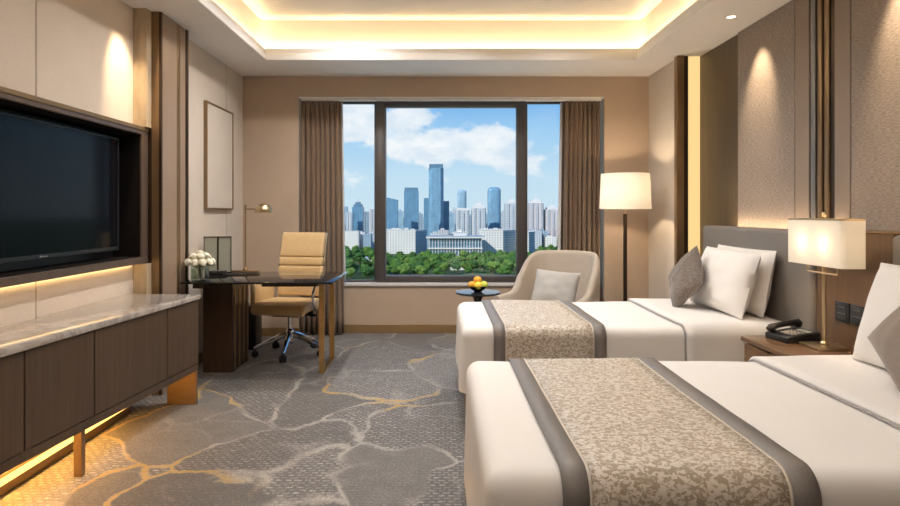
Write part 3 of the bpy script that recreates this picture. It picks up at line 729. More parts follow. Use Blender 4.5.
# tub armchair, local front is -Y
t = thing('armchair', 'beige fabric tub armchair with sloping arms by the window', 'armchair', (1.005, 5.36, 0), R(-32))
def shell_ring(s):
    # s in [-1,1] runs round from one arm front to the other
    a_, yb_, yf_ = .362, .36, -.40
    L1 = .46; Lc = PI*a_*.5*1.62; tot = 2*L1+Lc
    d = abs(s)*tot/2; sg = 1 if s >= 0 else -1
    if d < Lc/2:
        th = d/(Lc/2)*PI/2
        e = .72
        x = sg*a_*math.sin(th)**e if th > 0 else 0; y = .02+ .36*math.cos(th)**e
        nx, ny = -sg*math.sin(th), -math.cos(th)
    else:
        u = (d-Lc/2)/L1; x = sg*(a_+.02*u); y = .02-u*.42; nx, ny = -sg, 0
    k = min(1, d/(tot/2)); h = .565+(.925-.565)*(1/(1+math.exp((k-.47)*17)))
    h += .0
    lean = .11*max(0, (1-k*1.5)); flare = .03
    th_ = .075-.015*(1-k)
    ring = []
    def P(inset, z):
        f = (z-.18)/(.925-.18)
        return Vector((x+nx*inset-nx*flare*f*(.6+.4*k), y+ny*inset+lean*f*.9-(0 if k < .45 else 0), z))
    ring = [P(0, .16), P(-.004, .30), P(-.006, h*.6+.06), P(0, h-.05), P(.010, h-.018), P(.028, h-.002), P(th_*.65, h), P(th_*.9, h-.014), P(th_, h-.045), P(th_+.004, h*.6+.06), P(th_+.006, .32), P(th_, .16)]
    return ring
b = MB(); b.loft([shell_ring(-1+2*i/56) for i in range(57)]); b.build('shell', 'armchair', t, smooth=70)
b = MB(); b.rbox(-.295, .295, -.42, .29, .27, .455, .05, fn=lambda p: Vector((p.x*(1 if p.y < .1 else 1-.35*((p.y-.1)/.2)**2), p.y, p.z+.015*math.cos(p.x*4)))); b.build('seat', 'armchair', t)
b = MB(); b.rbox(-.33, .33, -.38, .29, .15, .27, .03, fn=lambda p: Vector((p.x*(1 if p.y < .05 else 1-.3*((p.y-.05)/.25)**2), p.y, p.z))); b.build('seat_base', 'armchair', t)
for sx_, sy_ in ((-1, -1), (1, -1), (-1, 1), (1, 1)):
    b = MB(); x, y = sx_*.30, (-.33 if sy_ < 0 else .24); b.tube([(x*1.06, y*1.06, 0), (x, y, .16)], [.014, .022], 10); b.build('leg', 'wooddesk', t)
o = MB().pillow(.40, .38, .15, seed=4).build('cushion', 'cushionlight', smooth=70)
o.matrix_world = Matrix.Translation((1.0, 5.23, .605)) @ Matrix.Rotation(R(-24), 4, 'Z') @ Matrix.Rotation(R(-30), 4, 'X') @ Matrix.Rotation(R(4), 4, 'Y')
tag(o, 'pale grey square cushion leaning in the beige armchair', 'cushion')
# floor lamp
t = thing('floor_lamp', 'tall floor lamp with white drum shade in the corner', 'lamp', (1.775, 5.75, 0))
b = MB(); b.lathe([(0, 0), (.14, 0), (.145, .006), (.145, .018), (.13, .024), (.02, .03), (0, .03)], n=36); b.build('base', 'darkbronze', t)
b = MB(); b.tube([(0, 0, .03), (0, 0, 1.27)], .019, 16); b.build('pole', 'darkbronze', t)
b = MB(); b.tube([(0, 0, 1.27), (0, 0, 1.45)], .008, 10); b.tube([(-.22, 0, 1.34), (.22, 0, 1.34)], .003, 6); b.tube([(0, -.22, 1.34), (0, .22, 1.34)], .003, 6); b.build('neck', 'brass', t)
b = MB(); b.lathe([(.240, 1.320), (.2255, 1.655)], n=64); b.build('lamp_shade', 'shade', t)
b = MB(); b.sphere((0, 0, 1.49), .035, 2); b.build('bulb', 'bulb', t)
# ================================================================ BEDS
def bed(name_label, x0, x1, y0, y1, zt, drop, seed):
    t = thing('bed', name_label, 'bed', ((x0+x1)/2, (y0+y1)/2, 0))
    r = .065
    def fn(p):
        f = max(0, (zt-.12-p.z)/(zt-.12-drop))
        q = Vector(p)
        cx, cy = (x0+x1)/2, (y0+y1)/2
        wv = mnoise.noise(Vector((p.x*2.2+seed, p.y*2.2, p.z*1.2)))*.006+mnoise.noise(Vector((p.x*5, p.y*5+seed, p.z*2)))*.0025
        q.z += wv if p.z > zt-.1 else 0
        # hanging sides swell a little and swing out
        if f > 0:
            s = (.012*f+.004*math.sin(p.x*8+seed)*f+wv*.8*f)
            if p.y < y0+r: q.y -= s
            if p.y > y1-r: q.y += s
            if p.x < x0+r: q.x -= (.010*f+.005*f*math.sin(p.y*7+seed)+wv*.8*f)
        return q
    b = MB(t); b.rbox(x0, x1, y0, y1, drop, zt, r, True, fn, .055); b.build('duvet', 'linen', t, smooth=70)
    b = MB(t); b.box(x0+.025, x1-.01, y0+.03, y1-.03, .07, max(.20, drop+.02), .006, 2); b.build('bed_base', 'bedbase', t)
    for x in (x0+.05, x1-.10):
        for y in (y0+.06, y1-.06):
            b = MB(t); b.box(x-.025, x+.025, y-.025, y+.025, 0, .08, .003, 1); b.build('leg', 'wooddesk', t)
    def path(d, low, n=9):
        pts = []
        for i in range(11): pts.append((y1+d, low+(zt-r-low)*i/10))
        for i in range(1, n+1):
            a = PI/2*i/n; pts.append((y1-r+(r+d)*math.cos(a), zt-r+(r+d)*math.sin(a)))
        m = 22
        for i in range(1, m): pts.append((y1-r+(y0+r-y1+r)*i/m, zt+d))
        for i in range(n+1):
            a = PI/2+PI/2*i/n; pts.append((y0+r+(r+d)*math.cos(a), zt-r+(r+d)*math.sin(a)))
        for i in range(1, 11): pts.append((y0-d, zt-r+(low-zt+r)*i/10))
        return pts
    def sheet(xa, xb, d, low, name, mat, parent, thick, nx=None):
        nx = nx or max(1, int((xb-xa)/.05)); pth = path(d, low); rows = []
        o_ = Vector(parent.location) if parent.parent is None else Vector(parent.parent.location)
        for i in range(nx+1):
            x = xa+(xb-xa)*i/nx
            rows.append([fn(Vector((x, y, z)))+(Vector((0, 0, 0))) for y, z in pth])
        b = MB(); b.off = o_; b.loft(rows, closed=False)
        o = b.build(name, mat, parent, smooth=70)
        md = o.modifiers.new('thickness', 'SOLIDIFY'); md.thickness = thick; md.offset = 0
        return o
    fs = sheet(1.46, x1-.015, .014, drop+.06, 'folded_sheet', 'linen', t, .022)
    b = MB(); b.off = Vector(t.location)
    b.tube([fn(Vector((1.452, y, z))) for y, z in path(.009, drop+.06)], .0045, 8); b.build('fold_shade_line', 'foldshade', fs)  # grey tube stands in for the shade line of the rolled edge
    return t, sheet, path, fn
far, sheetf, pathf, fnf = bed('white made bed by the window beyond the bedside table', .13, 2.105, 3.56, 4.67, .60, .215, 1.7)
near, sheetn, pathn, fnn = bed('white made bed closest to the camera', .12, 2.105, 1.56, 2.83, .60, .05, 5.1)
def runner(sheet, path, fn, label, yc, low):
    t = thing('bed_runner', label, 'runner', (.66, yc, .6))
    sheet(.395, .905, .010, low, 'patterned_centre', 'damask', t, .006)
    for xa, xb in ((.318, .387), (.913, .985)):
        sheet(xa, xb, .0105, low, 'grey_band', 'band', t, .006, 2)
    for xa, xb in ((.387, .395), (.905, .913)):
        sheet(xa, xb, .012, low, 'pale_edging', 'piping', t, .005, 1)
    return t
runner(sheetf, pathf, fnf, 'gold patterned runner across the bed by the window', 4.11, .235)
runner(sheetn, pathn, fnn, 'gold patterned runner across the bed closest to the camera', 2.2, .10)
def put_pillow(name, mat, W, H, T, x, y, zb, lean, label, cat, roll=0, seed=0, yaw=0, group=None, dent=.03):
    o = MB().pillow(W, H, T, seed=seed, dent=dent).build(name, mat, smooth=70)
    half = (W+H)/4*math.sqrt(2)*.95 if roll else H/2
    o.matrix_world = Matrix.Translation((x, y, zb)) @ Matrix.Rotation(R(yaw), 4, 'Z') @ Matrix.Rotation(R(lean), 4, 'Y') @ Matrix.Translation((0, 0, half)) @ Matrix.Rotation(R(90), 4, 'Z') @ Matrix.Rotation(R(roll), 4, 'Y')
    return tag(o, label, cat, group)
zb = .632
put_pillow('pillow', 'pillowcase', .78, .425, .165, 2.0, 4.10, zb, 11, 'white pillow standing at the back against the grey headboard', 'pillow', seed=1)
put_pillow('pillow', 'pillowcase', .76, .425, .18, 1.845, 4.05, zb, 17, 'white pillow behind the tweed cushion on the window side bed', 'pillow', seed=2)
put_pillow('throw_cushion', 'cushiondark', .35, .35, .14, 1.64, 4.20, zb-.026, 20, 'taupe tweed cushion standing on its corner before white pillows', 'cushion', 45, seed=3, yaw=3)
put_pillow('pillow', 'pillowcase', .74, .44, .165, 2.0, 2.32, zb, 9, 'white pillow at the back of the bed closest to the camera', 'pillow', seed=6)
put_pillow('pillow', 'pillowcase', .74, .45, .18, 1.855, 2.335, zb, 17, 'white pillow half hidden by the smooth brown cushion', 'pillow', seed=5)
put_pillow('throw_cushion', 'cushionbrown', .36, .36, .13, 1.64, 2.15, zb-.02, 24, 'smooth brown taupe cushion on its corner at the picture edge', 'cushion', 56, seed=8, yaw=2)
# headboards
def headboard(label, ya, yb):
    t = thing('headboard', label, 'headboard', (2.24, (ya+yb)/2, 0))
    b = MB(t); b.box(2.20, 2.338, ya+.02, yb-.02, .02, 1.16, .004, 1); b.build('backing', 'wooddesk', t)
    b = MB(t); b.rbox(2.118, 2.235, ya, yb, .30, 1.182, .028, step=.12); b.build('leather_pad', 'headleather', t, smooth=60)
    return t
headboard('grey leather headboard behind the bed by the window', 3.415, 4.85)
headboard('grey leather headboard behind the bed closest to the camera', 1.40, 2.825)
t = thing('bedside_panel', 'brown wooden wall panel between the two headboards', 'panel', (2.24, 3.12, 0))
MB(t).box(2.14, 2.338, 2.832, 3.408, .02, 1.185, .003, 1).build('board', 'woodback', t)
b = MB(t); b.box(2.136, 2.338, 2.832, 3.408, 1.186, 1.194, .002, 1); b.build('brass_cap', 'bronze', t)
# nightstand
t = thing('nightstand', 'brown wooden bedside table between the two beds', 'nightstand', (1.92, 3.14, 0))
b = MB(t); b.box(1.705, 2.135, 2.875, 3.405, .562, .590, .004, 2); b.build('tabletop', 'woodtop', t)
b = MB(t); b.box(1.735, 2.13, 2.89, 3.39, .10, .561, .003, 1); b.build('carcass', 'woodback', t)
for za, zb_ in ((.115, .33), (.338, .552)):
    b = MB(t); b.box(1.716, 1.735, 2.895, 3.385, za, zb_, .003, 1); d = b.build('drawer', 'woodtop', t)
    b = MB(t); b.box(1.700, 1.716, 3.06, 3.22, (za+zb_)/2-.006, (za+zb_)/2+.006, .003, 1); b.build('handle', 'bronze', d)
b = MB(t); b.box(1.76, 2.12, 2.91, 3.37, 0, .10); b.build('plinth', 'darkbronze', t)
# table lamp with a long narrow box shade
lx, ly = 1.985, 3.10
t = thing('table_lamp', 'brass bedside lamp with a long cream box shade', 'lamp', (lx, ly, .591))
b = MB(); b.box(-.085, .085, -.085, .085, 0, .014, .003, 2); b.build('base', 'brass', t)
b = MB(); b.tube([(0, 0, .014), (0, 0, .50)], .010, 14); b.lathe([(.02, .014), (.02, .024), (.011, .032)], n=18); b.build('pole', 'brass', t)
b = MB(); b.tube([(-.012, -.12, .385), (-.012, .12, .385)], .004, 8); b.tube([(-.012, -.12, .385), (-.012, -.12, .44)], .004, 8); b.tube([(-.012, .12, .385), (-.012, .12, .44)], .004, 8); b.tube([(0, 0, .385), (-.012, 0, .385)], .006, 8); b.build('shade_bracket', 'brass', t)
def loop(hx, hy, r, z, n=6):
    pts = []
    for cx, cy, a0 in ((hx-r, hy-r, 0), (-hx+r, hy-r, 90), (-hx+r, -hy+r, 180), (hx-r, -hy+r, 270)):
        for i in range(n+1):
            a = R(a0+90*i/n); pts.append(Vector((cx+r*math.cos(a), cy+r*math.sin(a), z)))
    return pts
b = MB(); b.loft([loop(.062, .23, .022, .425), loop(.062, .23, .022, .664)], caps=False); sh = b.build('lamp_shade', 'shade', t, smooth=50)
b = MB(); b.loft([loop(.0628, .2308, .0228, .657), loop(.0628, .2308, .0228, .665), loop(.0595, .2275, .0195, .665), loop(.0595, .2275, .0195, .657), loop(.0628, .2308, .0228, .657)], caps=False); b.build('shade_rim', 'brass', sh, smooth=50)
b = MB(); b.tube([(0, 0, .50), (0, 0, .675)], .004, 8); b.lathe([(0, .672), (.010, .675), (.013, .685), (.008, .697), (0, .70)], n=16); b.tube([(-.055, 0, .66), (.055, 0, .66)], .0025, 6); b.build('finial', 'brass', t)
for dy in (-.09, .09):
    b = MB(); b.sphere((0, dy, .54), .022, 2); b.build('bulb', 'bulb2', t)
# telephone
t = thing('telephone', 'black corded desk telephone on the bedside table', 'telephone', (1.93, 3.285, .591), R(-78))
b = MB()
b.rbox(-.085, .085, -.105, .105, 0, .034, .010, True, lambda p: Vector((p.x, p.y, p.z*(1+.6*(p.y+.105)/.21))), .03, k=3); b.build('body', 'black', t)
b = MB()
pts = [(-.055, -.105, .050), (-.055, -.09, .060), (-.055, -.05, .070), (-.055, 0, .077), (-.055, .05, .082), (-.055, .085, .082), (-.055, .10, .076)]
b.tube(pts, [.016, .021, .016, .015, .016, .021, .016], 14); b.sphere((-.055, -.085, .052), .022, 2, (1, 1, .8)); b.sphere((-.055, .085, .070), .022, 2, (1, 1, .8)); b.build('handset', 'black', t)
slope = math.atan(.6*.034/.21)
mt = Matrix.Translation((.026, -.012, .0425)) @ Matrix.Rotation(slope, 4, 'X')
b = MB()
for r_ in range(4):
    for c_ in range(4):
        x, y = -.036+.024*c_, -.045+.021*r_; b.box(x-.009, x+.009, y-.007, y+.007, 0, .008, .002, 1, mat=mt)
b.build('keypad', 'keys', t)
b = MB(); b.box(-.045, .045, .048, .072, 0, .006, .002, 1, mat=mt); b.build('display', 'glasspanel', t)
# switch plates
def switch(ya, yb, label):
    t = thing('switch_plate', label, 'switch', (2.14, (ya+yb)/2, .76), group='switch plates over the bedside table')
    b = MB(t); b.box(2.128, 2.141, ya, yb, .708, .812, .003, 2); p = b.build('plate', 'switch', t)
    n = 2
    b = MB(t); b.box(2.1245, 2.129, ya+.014, yb-.014, .722, .798, .002, 1); b.build('rocker', 'black', t)
    b = MB(t); b.box(2.1235, 2.1255, ya+.022, yb-.022, .752, .756); b.box(2.1235, 2.1255, ya+.03, yb-.03, .785, .789); b.build('legend', 'switchlight', t, smooth=0)
switch(3.125, 3.235, 'charcoal switch plate nearer the lamp pole')
switch(3.005, 3.115, 'charcoal switch plate nearer the bed pillow edge')

# ================================================================ THE CITY OUTSIDE
G = -60.0
def facade(name, wall, glass, fl=3.6, bay=3.2, solid_v=.35, solid_h=.35, rough=.3, spec=.5):
    m, nt, out = new_mat(name); b = bsdf(nt, out, rough); b.inputs['Specular IOR Level'].default_value = spec
    t = nt.nodes.new('ShaderNodeTexCoord'); s = N(nt, 'ShaderNodeSeparateXYZ'); L(nt, t.outputs['Object'], s.inputs[0])
    h = math_n(nt, 'FRACT', math_n(nt, 'DIVIDE', s.outputs[2], fl))
    v = math_n(nt, 'FRACT', math_n(nt, 'DIVIDE', math_n(nt, 'ADD', math_n(nt, 'ADD', s.outputs[0], s.outputs[1]), 500.3), bay))
    mask = math_n(nt, 'MAXIMUM', math_n(nt, 'LESS_THAN', h, solid_h), math_n(nt, 'LESS_THAN', v, solid_v))
    n = noise_n(nt, objco(nt, (.12, .12, .05)), 1, 2)
    g2 = ramp(nt, n, [(.3, tuple(x*.75 for x in glass)), (.7, tuple(min(1, x*1.25) for x in glass))])
    L(nt, mixc(nt, mask, g2, wall), b.inputs['Base Color']); return m
M['f_glass'] = facade('hazed_blue_curtain_wall', (.27, .42, .53), (.15, .31, .45), 3.8, 3.0, .14, .16, .25)  # blue glass lightened, distance haze put into the colour
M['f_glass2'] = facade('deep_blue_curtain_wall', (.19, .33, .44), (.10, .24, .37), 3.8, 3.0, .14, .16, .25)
M['f_glass3'] = facade('hazed_pale_blue_curtain_wall', (.36, .49, .59), (.25, .40, .52), 3.8, 3.0, .14, .2, .25)  # paler tint carrying painted haze for the far blocks
M['f_res'] = facade('pale_residential', (.55, .56, .57), (.27, .36, .45), 3.2, 4.2, .45, .34, .6)
M['f_res2'] = facade('pinkish_residential', (.57, .53, .52), (.30, .36, .43), 3.2, 4.2, .5, .34, .6)
M['f_white'] = facade('white_office', (.80, .76, .70), (.38, .41, .44), 3.5, 4.0, .42, .42, .7)
M['f_bluegrey'] = facade('bluegrey_block', (.33, .42, .50), (.14, .24, .33), 3.5, 4.0, .3, .35, .6)
M['f_museum'] = facade('pavilion_glass', (.30, .42, .50), (.09, .22, .32), 6, 3.0, .12, .14, .25)
M['concrete'] = plain('white_concrete', (.66, .65, .63), .8, var=.04, nscale=.1)
M['roofgrey'] = plain('grey_blue_roof', (.30, .36, .42), .7, var=.08, nscale=.1)
M['crownblue'] = plain('blue_roof_crown', (.10, .21, .31), .4, var=.08, nscale=.1)
def grass_mat():
    m, nt, out = new_mat('park_ground'); b = bsdf(nt, out, .95)
    f = noise_n(nt, objco(nt), .012, 5, .6); L(nt, ramp(nt, f, [(.35, (.04, .09, .02)), (.58, (.09, .16, .04)), (.72, (.36, .35, .28))]), b.inputs['Base Color']); return m
M['park'] = grass_mat()
struct(MB().box(-3500, 3500, 150, 7000, G-1, G).build('ground', 'park', smooth=0))
M['pond'] = plain('pond_water', (.05, .08, .06), .08, var=.1, nscale=.05)
b = MB(); b.lathe([(0, G+.15), (1, G+.15)], 0, 0, 40, mat=Matrix.Diagonal((50, 17, 1, 1))); o = b.build('pond_water', 'pond'); o.location = (40, 565, 0); o['kind'] = 'structure'
def tower(name, px0, px1, ytop, D, mat, label, cat='tower', depth=None, crown=None, spire=0, bays=0, step=None, podium=False, curve=0):
    xa, xb = (px0-440)*D/F, (px1-440)*D/F; zt = CZ+(212-ytop)*D/F; w = xb-xa; d = depth or w*.9
    cx = (xa+xb)/2
    t = thing(name, label, cat, (cx, D, G)); H = zt-G
    top = H
    if crown: top = H-crown*D/F
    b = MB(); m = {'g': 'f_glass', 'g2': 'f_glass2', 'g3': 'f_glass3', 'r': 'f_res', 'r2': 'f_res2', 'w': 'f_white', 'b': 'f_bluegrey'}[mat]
    if curve == 1:   # rounded in plan
        b.rbox(-w/2, w/2, 0, d, 0, top, w*.28, True, step=w)
    elif curve == 2:  # roof slopes away to one side
        b.prism([(-w/2, 0), (w/2, 0), (w/2, d), (-w/2, d)], 0, top)
        for v in b.bm.verts:
            if v.co.z > top-.1 and v.co.x > 0: v.co.z -= w*.22
        b.bm.normal_update()
    elif curve == 3:  # chamfered corners
        c = w*.2; b.prism([(-w/2+c, 0), (w/2-c, 0), (w/2, c), (w/2, d-c), (w/2-c, d), (-w/2+c, d), (-w/2, d-c), (-w/2, c)], 0, top)
    else: b.box(-w/2, w/2, 0, d, 0, top)
    b.build('facade', m, t, smooth=20)
    if bays:
        b = MB()
        for k in range(bays):
            x = -w/2+w*(k+.5)/bays; bw = w/bays*.55; b.box(x-bw/2, x+bw/2, -w*.07, 0, 0, top-(4 if k % 2 else 0))
        b.build('balcony_bays', m, t, smooth=0)
    if crown:
        b = MB(); ch = H-top
        if step: 
            b.box(-w*.38, w*.38, d*.1, d*.9, top, top+ch*.55); b.box(-w*.22, w*.22, d*.25, d*.75, top+ch*.55, H)
        else: b.box(-w*.46, w*.46, d*.03, d*.95, top, H)
        b.build('crown', 'crownblue' if mat[0] == 'g' else 'concrete', t, smooth=0)
    if spire:
        b = MB(); b.tube([(0, d/2, H), (0, d/2, H+spire*D/F)], [.9, .3], 8); b.build('spire', 'concrete', t)
    if podium:
        b = MB(); b.box(-w*.75, w*.75, -d*.2, d, 0, 14); b.build('podium', 'concrete', t, smooth=0)
    return t
tower('skyscraper', 428.6, 443.6, 164, 1250, 'g', 'tallest blue glass skyscraper in the middle of the skyline', crown=4, curve=3)
tower('skyscraper', 404, 418.3, 187.5, 1150, 'g2', 'broad blue glass tower with flat top to the left of the tallest', crown=3)
tower('skyscraper', 385, 397.5, 197, 1080, 'g2', 'blue tower with a sloping roof beside the left window frame', curve=2)
tower('skyscraper', 488, 501.2, 187, 1180, 'g', 'rounded blue glass tower to the right of the tallest', curve=1, crown=0)
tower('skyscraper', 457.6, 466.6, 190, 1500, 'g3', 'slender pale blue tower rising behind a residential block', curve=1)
tower('skyscraper', 352, 363, 202, 1100, 'g2', 'dark blue tower with a thin spire in the left side window', crown=5, step=True, spire=5)
tower('skyscraper', 443, 449.2, 201, 1300, 'g2', 'dark blue slab tower touching the right edge of the tallest')
tower('skyscraper', 423.8, 429.5, 198, 1380, 'g2', 'slim dark tower touching the left edge of the tallest')
tower('apartment_tower', 456, 469.5, 208, 1120, 'r', 'grey apartment tower in front of the slender pale tower', crown=2, bays=3)
tower('apartment_tower', 472, 486, 203, 1120, 'r', 'pale apartment tower with stepped roof left of the rounded tower', crown=5, step=True, bays=3)
tower('apartment_tower', 505.5, 519, 199.5, 1080, 'r', 'pale apartment tower against the right window frame', crown=4, step=True, bays=3, spire=3)
tower('apartment_tower', 529.5, 543.6, 199, 1050, 'r2', 'apartment tower with a spire in the right side window', crown=4, step=True, bays=3, spire=5)
tower('apartment_tower', 545.8, 560, 205.5, 1050, 'r2', 'pinkish apartment tower beside the right curtain', crown=4, step=True, bays=3, spire=3)
tower('apartment_tower', 523.5, 531, 209, 1200, 'r2', 'apartment tower half behind the right window frame', crown=2, bays=2)
tower('apartment_tower', 369, 378, 209, 1180, 'r', 'pale apartment tower against the left window frame', bays=2)
tower('apartment_tower', 345.8, 352.5, 212, 1070, 'r', 'pale narrow block left of the spired tower', bays=2)
tower('apartment_tower', 362.5, 369.5, 211.5, 1250, 'b', 'bluish narrow block right of the spired tower', bays=2)
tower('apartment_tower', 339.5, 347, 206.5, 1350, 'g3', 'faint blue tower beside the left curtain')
tower('office_block', 343, 358.5, 231, 966, 'w', 'low white office below the spired tower', 'building', depth=20)
tower('office_block', 363, 371, 234, 952, 'b', 'low bluish block in the left side window', 'building', depth=20)
# long white blocks at the park edge
def slab(px0, px1, pxe, ytop, D, label):
    xa, xb, xe = (px0-440)*D/F, (px1-440)*D/F, (pxe-440)*D/F; H = CZ+(212-ytop)*D/F-G
    t = thing('office_block', label, 'building', ((xa+xb)/2, D, G)); 
    b = MB(t); b.off.z = 0
    b.prism([(xa, D), (xb, D), (xe*1.02, D+26), (xa+3, D+26)], 0, H); b.build('facade', 'f_white', t, smooth=0)
    b = MB(t); b.off.z = 0; b.prism([(xb-.2, D+.4), (xb+.3, D+.4), (xe*1.02+.3, D+26), (xe*1.02-.2, D+26)], 0, H*.99); b.build('side_facade', 'f_bluegrey', t, smooth=0)
    b = MB(t); b.off.z = 0
    b.prism([(xa-.5, D-.5), (xb+.5, D-.5), (xb+.5, D+.6), (xa-.5, D+.6)], H, H+1.2)
    n = 5
    for k in range(n):
        x = xa+(xb-xa)*(k+.5)/n; hh = 3.5 if k % 2 else 2.2; b.box(x-3, x+3, D+3, D+12, H, H+hh)
    b.build('roof_parapet', 'concrete', t, smooth=0)
slab(384, 415.5, 426.5, 230.5, 880, 'long white office block on the left of the low glass pavilion')
slab(478.5, 503, 516, 230.5, 880, 'long white office block on the right of the low glass pavilion')
slab(519, 529, 535.5, 232, 880, 'white office block in the right side window')
D = 840; xa, xb = (427.5-440)*D/F, (483.5-440)*D/F
t = thing('pavilion', 'wide low blue glass pavilion with a flat white roof', 'building', ((xa+xb)/2, D, G)); H = CZ-(236-212)*D/F-G
b = MB(t); b.off.z = 0; b.box(xa+3, xb-3, D+2, D+30, 0, H-3); b.build('glass_hall', 'f_museum', t, smooth=0)
b = MB(t); b.off.z = 0; b.prism([(xa-2, D-3), (xb+2, D-3), (xb-2, D+32), (xa+2, D+32)], H-3.2, H, .3, 1); b.build('flat_roof', 'roofgrey', t, smooth=0)
b = MB(t); b.off.z = 0; b.box(xa-2.2, xb+2.2, D-3.4, D-2.9, H-3.0, H-1.4); b.build('roof_edge', 'concrete', t, smooth=0)
for k in range(19):
    x = xa+3+(xb-xa-6)*k/18; b = MB(t); b.off.z = 0; b.box(x-.45, x+.45, D-.2, D+1.2, 0, H-3.1); b.build('column', 'concrete', t, smooth=0)
b = MB(t); b.off.z = 0; b.box(xa+1, xb-1, D-1.5, D+2, 9.5, 11.2); b.build('balcony_band', 'concrete', t, smooth=0)
b = MB(t); b.off.z = 0; b.box((xa+xb)/2-2, (xa+xb)/2+16, D+8, D+24, H, H+3); b.build('roof_plant', 'concrete', t, smooth=0)
# filler blocks further off, haze painted into the bluish facade tints
gl = 'distant low city block between the towers'
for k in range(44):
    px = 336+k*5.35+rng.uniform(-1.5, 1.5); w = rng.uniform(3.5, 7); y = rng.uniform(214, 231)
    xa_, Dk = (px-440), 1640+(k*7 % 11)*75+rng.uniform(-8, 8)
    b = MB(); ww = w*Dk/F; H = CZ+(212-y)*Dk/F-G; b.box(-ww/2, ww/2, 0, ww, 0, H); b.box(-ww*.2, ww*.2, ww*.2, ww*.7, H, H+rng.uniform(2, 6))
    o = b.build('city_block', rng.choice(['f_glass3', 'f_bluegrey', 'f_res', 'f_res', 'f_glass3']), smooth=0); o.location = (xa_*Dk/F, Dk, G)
    tag(o, gl, 'building', 'distant low city blocks')
for px, y, w, m_ in ((451.5, 213, 6.5, 'f_g'), (454.5, 209, 4, 'f_res'), (400.5, 211, 5.5, 'f_g'), (420.5, 214, 5, 'f_bluegrey'), (486.5, 214, 5, 'f_g'), (503.5, 212, 5, 'f_res'), (523, 215, 7, 'f_g'), (470.5, 216, 4, 'f_bluegrey')):
    Dk = 1420+(40 if m_ == 'f_res' else 0); ww = w*Dk/F; H = CZ+(212-y)*Dk/F-G; b = MB(); b.box(-ww/2, ww/2, 0, ww, 0, H); b.box(-ww*.3, ww*.1, ww*.2, ww*.7, H, H+4)
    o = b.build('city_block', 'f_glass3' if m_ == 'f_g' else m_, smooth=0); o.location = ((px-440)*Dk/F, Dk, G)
    tag(o, 'haze-tinted midrise block squeezed between two towers', 'building', 'midrise blocks between the towers')
for k in range(26):
    px = 336+k*9.0+rng.uniform(-2, 2); w = rng.uniform(7, 12); y = rng.uniform(229, 237); Dk = 1003+(k % 2)*20
    if 424 < px < 490: y += 1
    b = MB(); ww = w*Dk/F; H = CZ+(212-y)*Dk/F-G; b.box(-ww/2, ww/2, 0, 18, 0, H); b.box(-ww*.25, ww*.1, 4, 12, H, H+rng.uniform(2, 4))
    o = b.build('city_block', rng.choice(['f_white', 'f_bluegrey', 'f_res', 'f_res2']), smooth=0); o.location = ((px-440)*Dk/F, Dk, G)
    tag(o, 'low midtown block among the feet of the towers', 'building', 'low blocks at the feet of the towers')
# the city goes on to both sides of what the window frames
for k in range(30):
    px = (250+k*6) if k < 15 else (566+(k-15)*6); Dk = (1000, 1080, 1160, 1240, 1320)[k % 5]+rng.uniform(-8, 8); w = rng.uniform(7, 13); y = rng.uniform(195, 226)
    ww = w*Dk/F; H = CZ+(212-y)*Dk/F-G; b = MB(); b.box(-ww/2, ww/2, 0, ww*.9, 0, H); b.box(-ww*.3, ww*.3, ww*.2, ww*.7, H, H+4)
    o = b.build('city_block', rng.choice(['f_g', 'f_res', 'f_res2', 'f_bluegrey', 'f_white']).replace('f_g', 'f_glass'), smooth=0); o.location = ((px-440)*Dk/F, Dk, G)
    tag(o, 'city tower out to the side beyond the window opening', 'building', 'city blocks out to the sides')
# park trees
def leaf_mat(name, c):
    m, nt, out = new_mat(name); b = bsdf(nt, out, .8); b.inputs['Specular IOR Level'].default_value = .2
    f = noise_n(nt, objco(nt), .9, 4, .7); L(nt, ramp(nt, f, [(.3, tuple(x*.55 for x in c)), (.7, tuple(x*1.35 for x in c))]), b.inputs['Base Color']); bump(nt, b, f, .8, 1.2); return m
M['crown1'] = leaf_mat('crown_green', (.075, .17, .03)); M['crown2'] = leaf_mat('crown_deep_green', (.045, .12, .028)); M['crown3'] = leaf_mat('crown_light_green', (.13, .23, .045))
protos = []
for k in range(5):
    t = thing('park_tree', 'leafy green tree in the park below the window', 'tree', (0, 700, G), group='park trees')
    b = MB(); rr = random.Random(30+k); 
    for i in range(11):
        a = rr.uniform(0, 6.28); r0 = rr.uniform(0, 3.6); s_ = rr.uniform(1.9, 3.1)
        b.sphere((r0*math.cos(a), r0*math.sin(a), rr.uniform(6.5, 11.2)-.25*r0), s_, 3, (1, 1, .85), .55, 2.2, i+k*11)
    b.build('crown', ('crown1', 'crown2', 'crown3', 'crown1', 'crown2')[k], t, smooth=60)
    b = MB(); b.tube([(0, 0, 0), (.1, 0, 3), (0, .1, 7)], [.5, .38, .25], 8); b.build('trunk', 'bedbase', t)
    protos.append([t, False])
spots = []
def treepos(px, py):
    D = (CZ-G)*F/(py-212); return ((px-440)*D/F, D)
huts = [treepos(*h) for h in ((370, 262), (398, 268), (459, 270), (552, 261))]
row = 0
D_ = 528.0
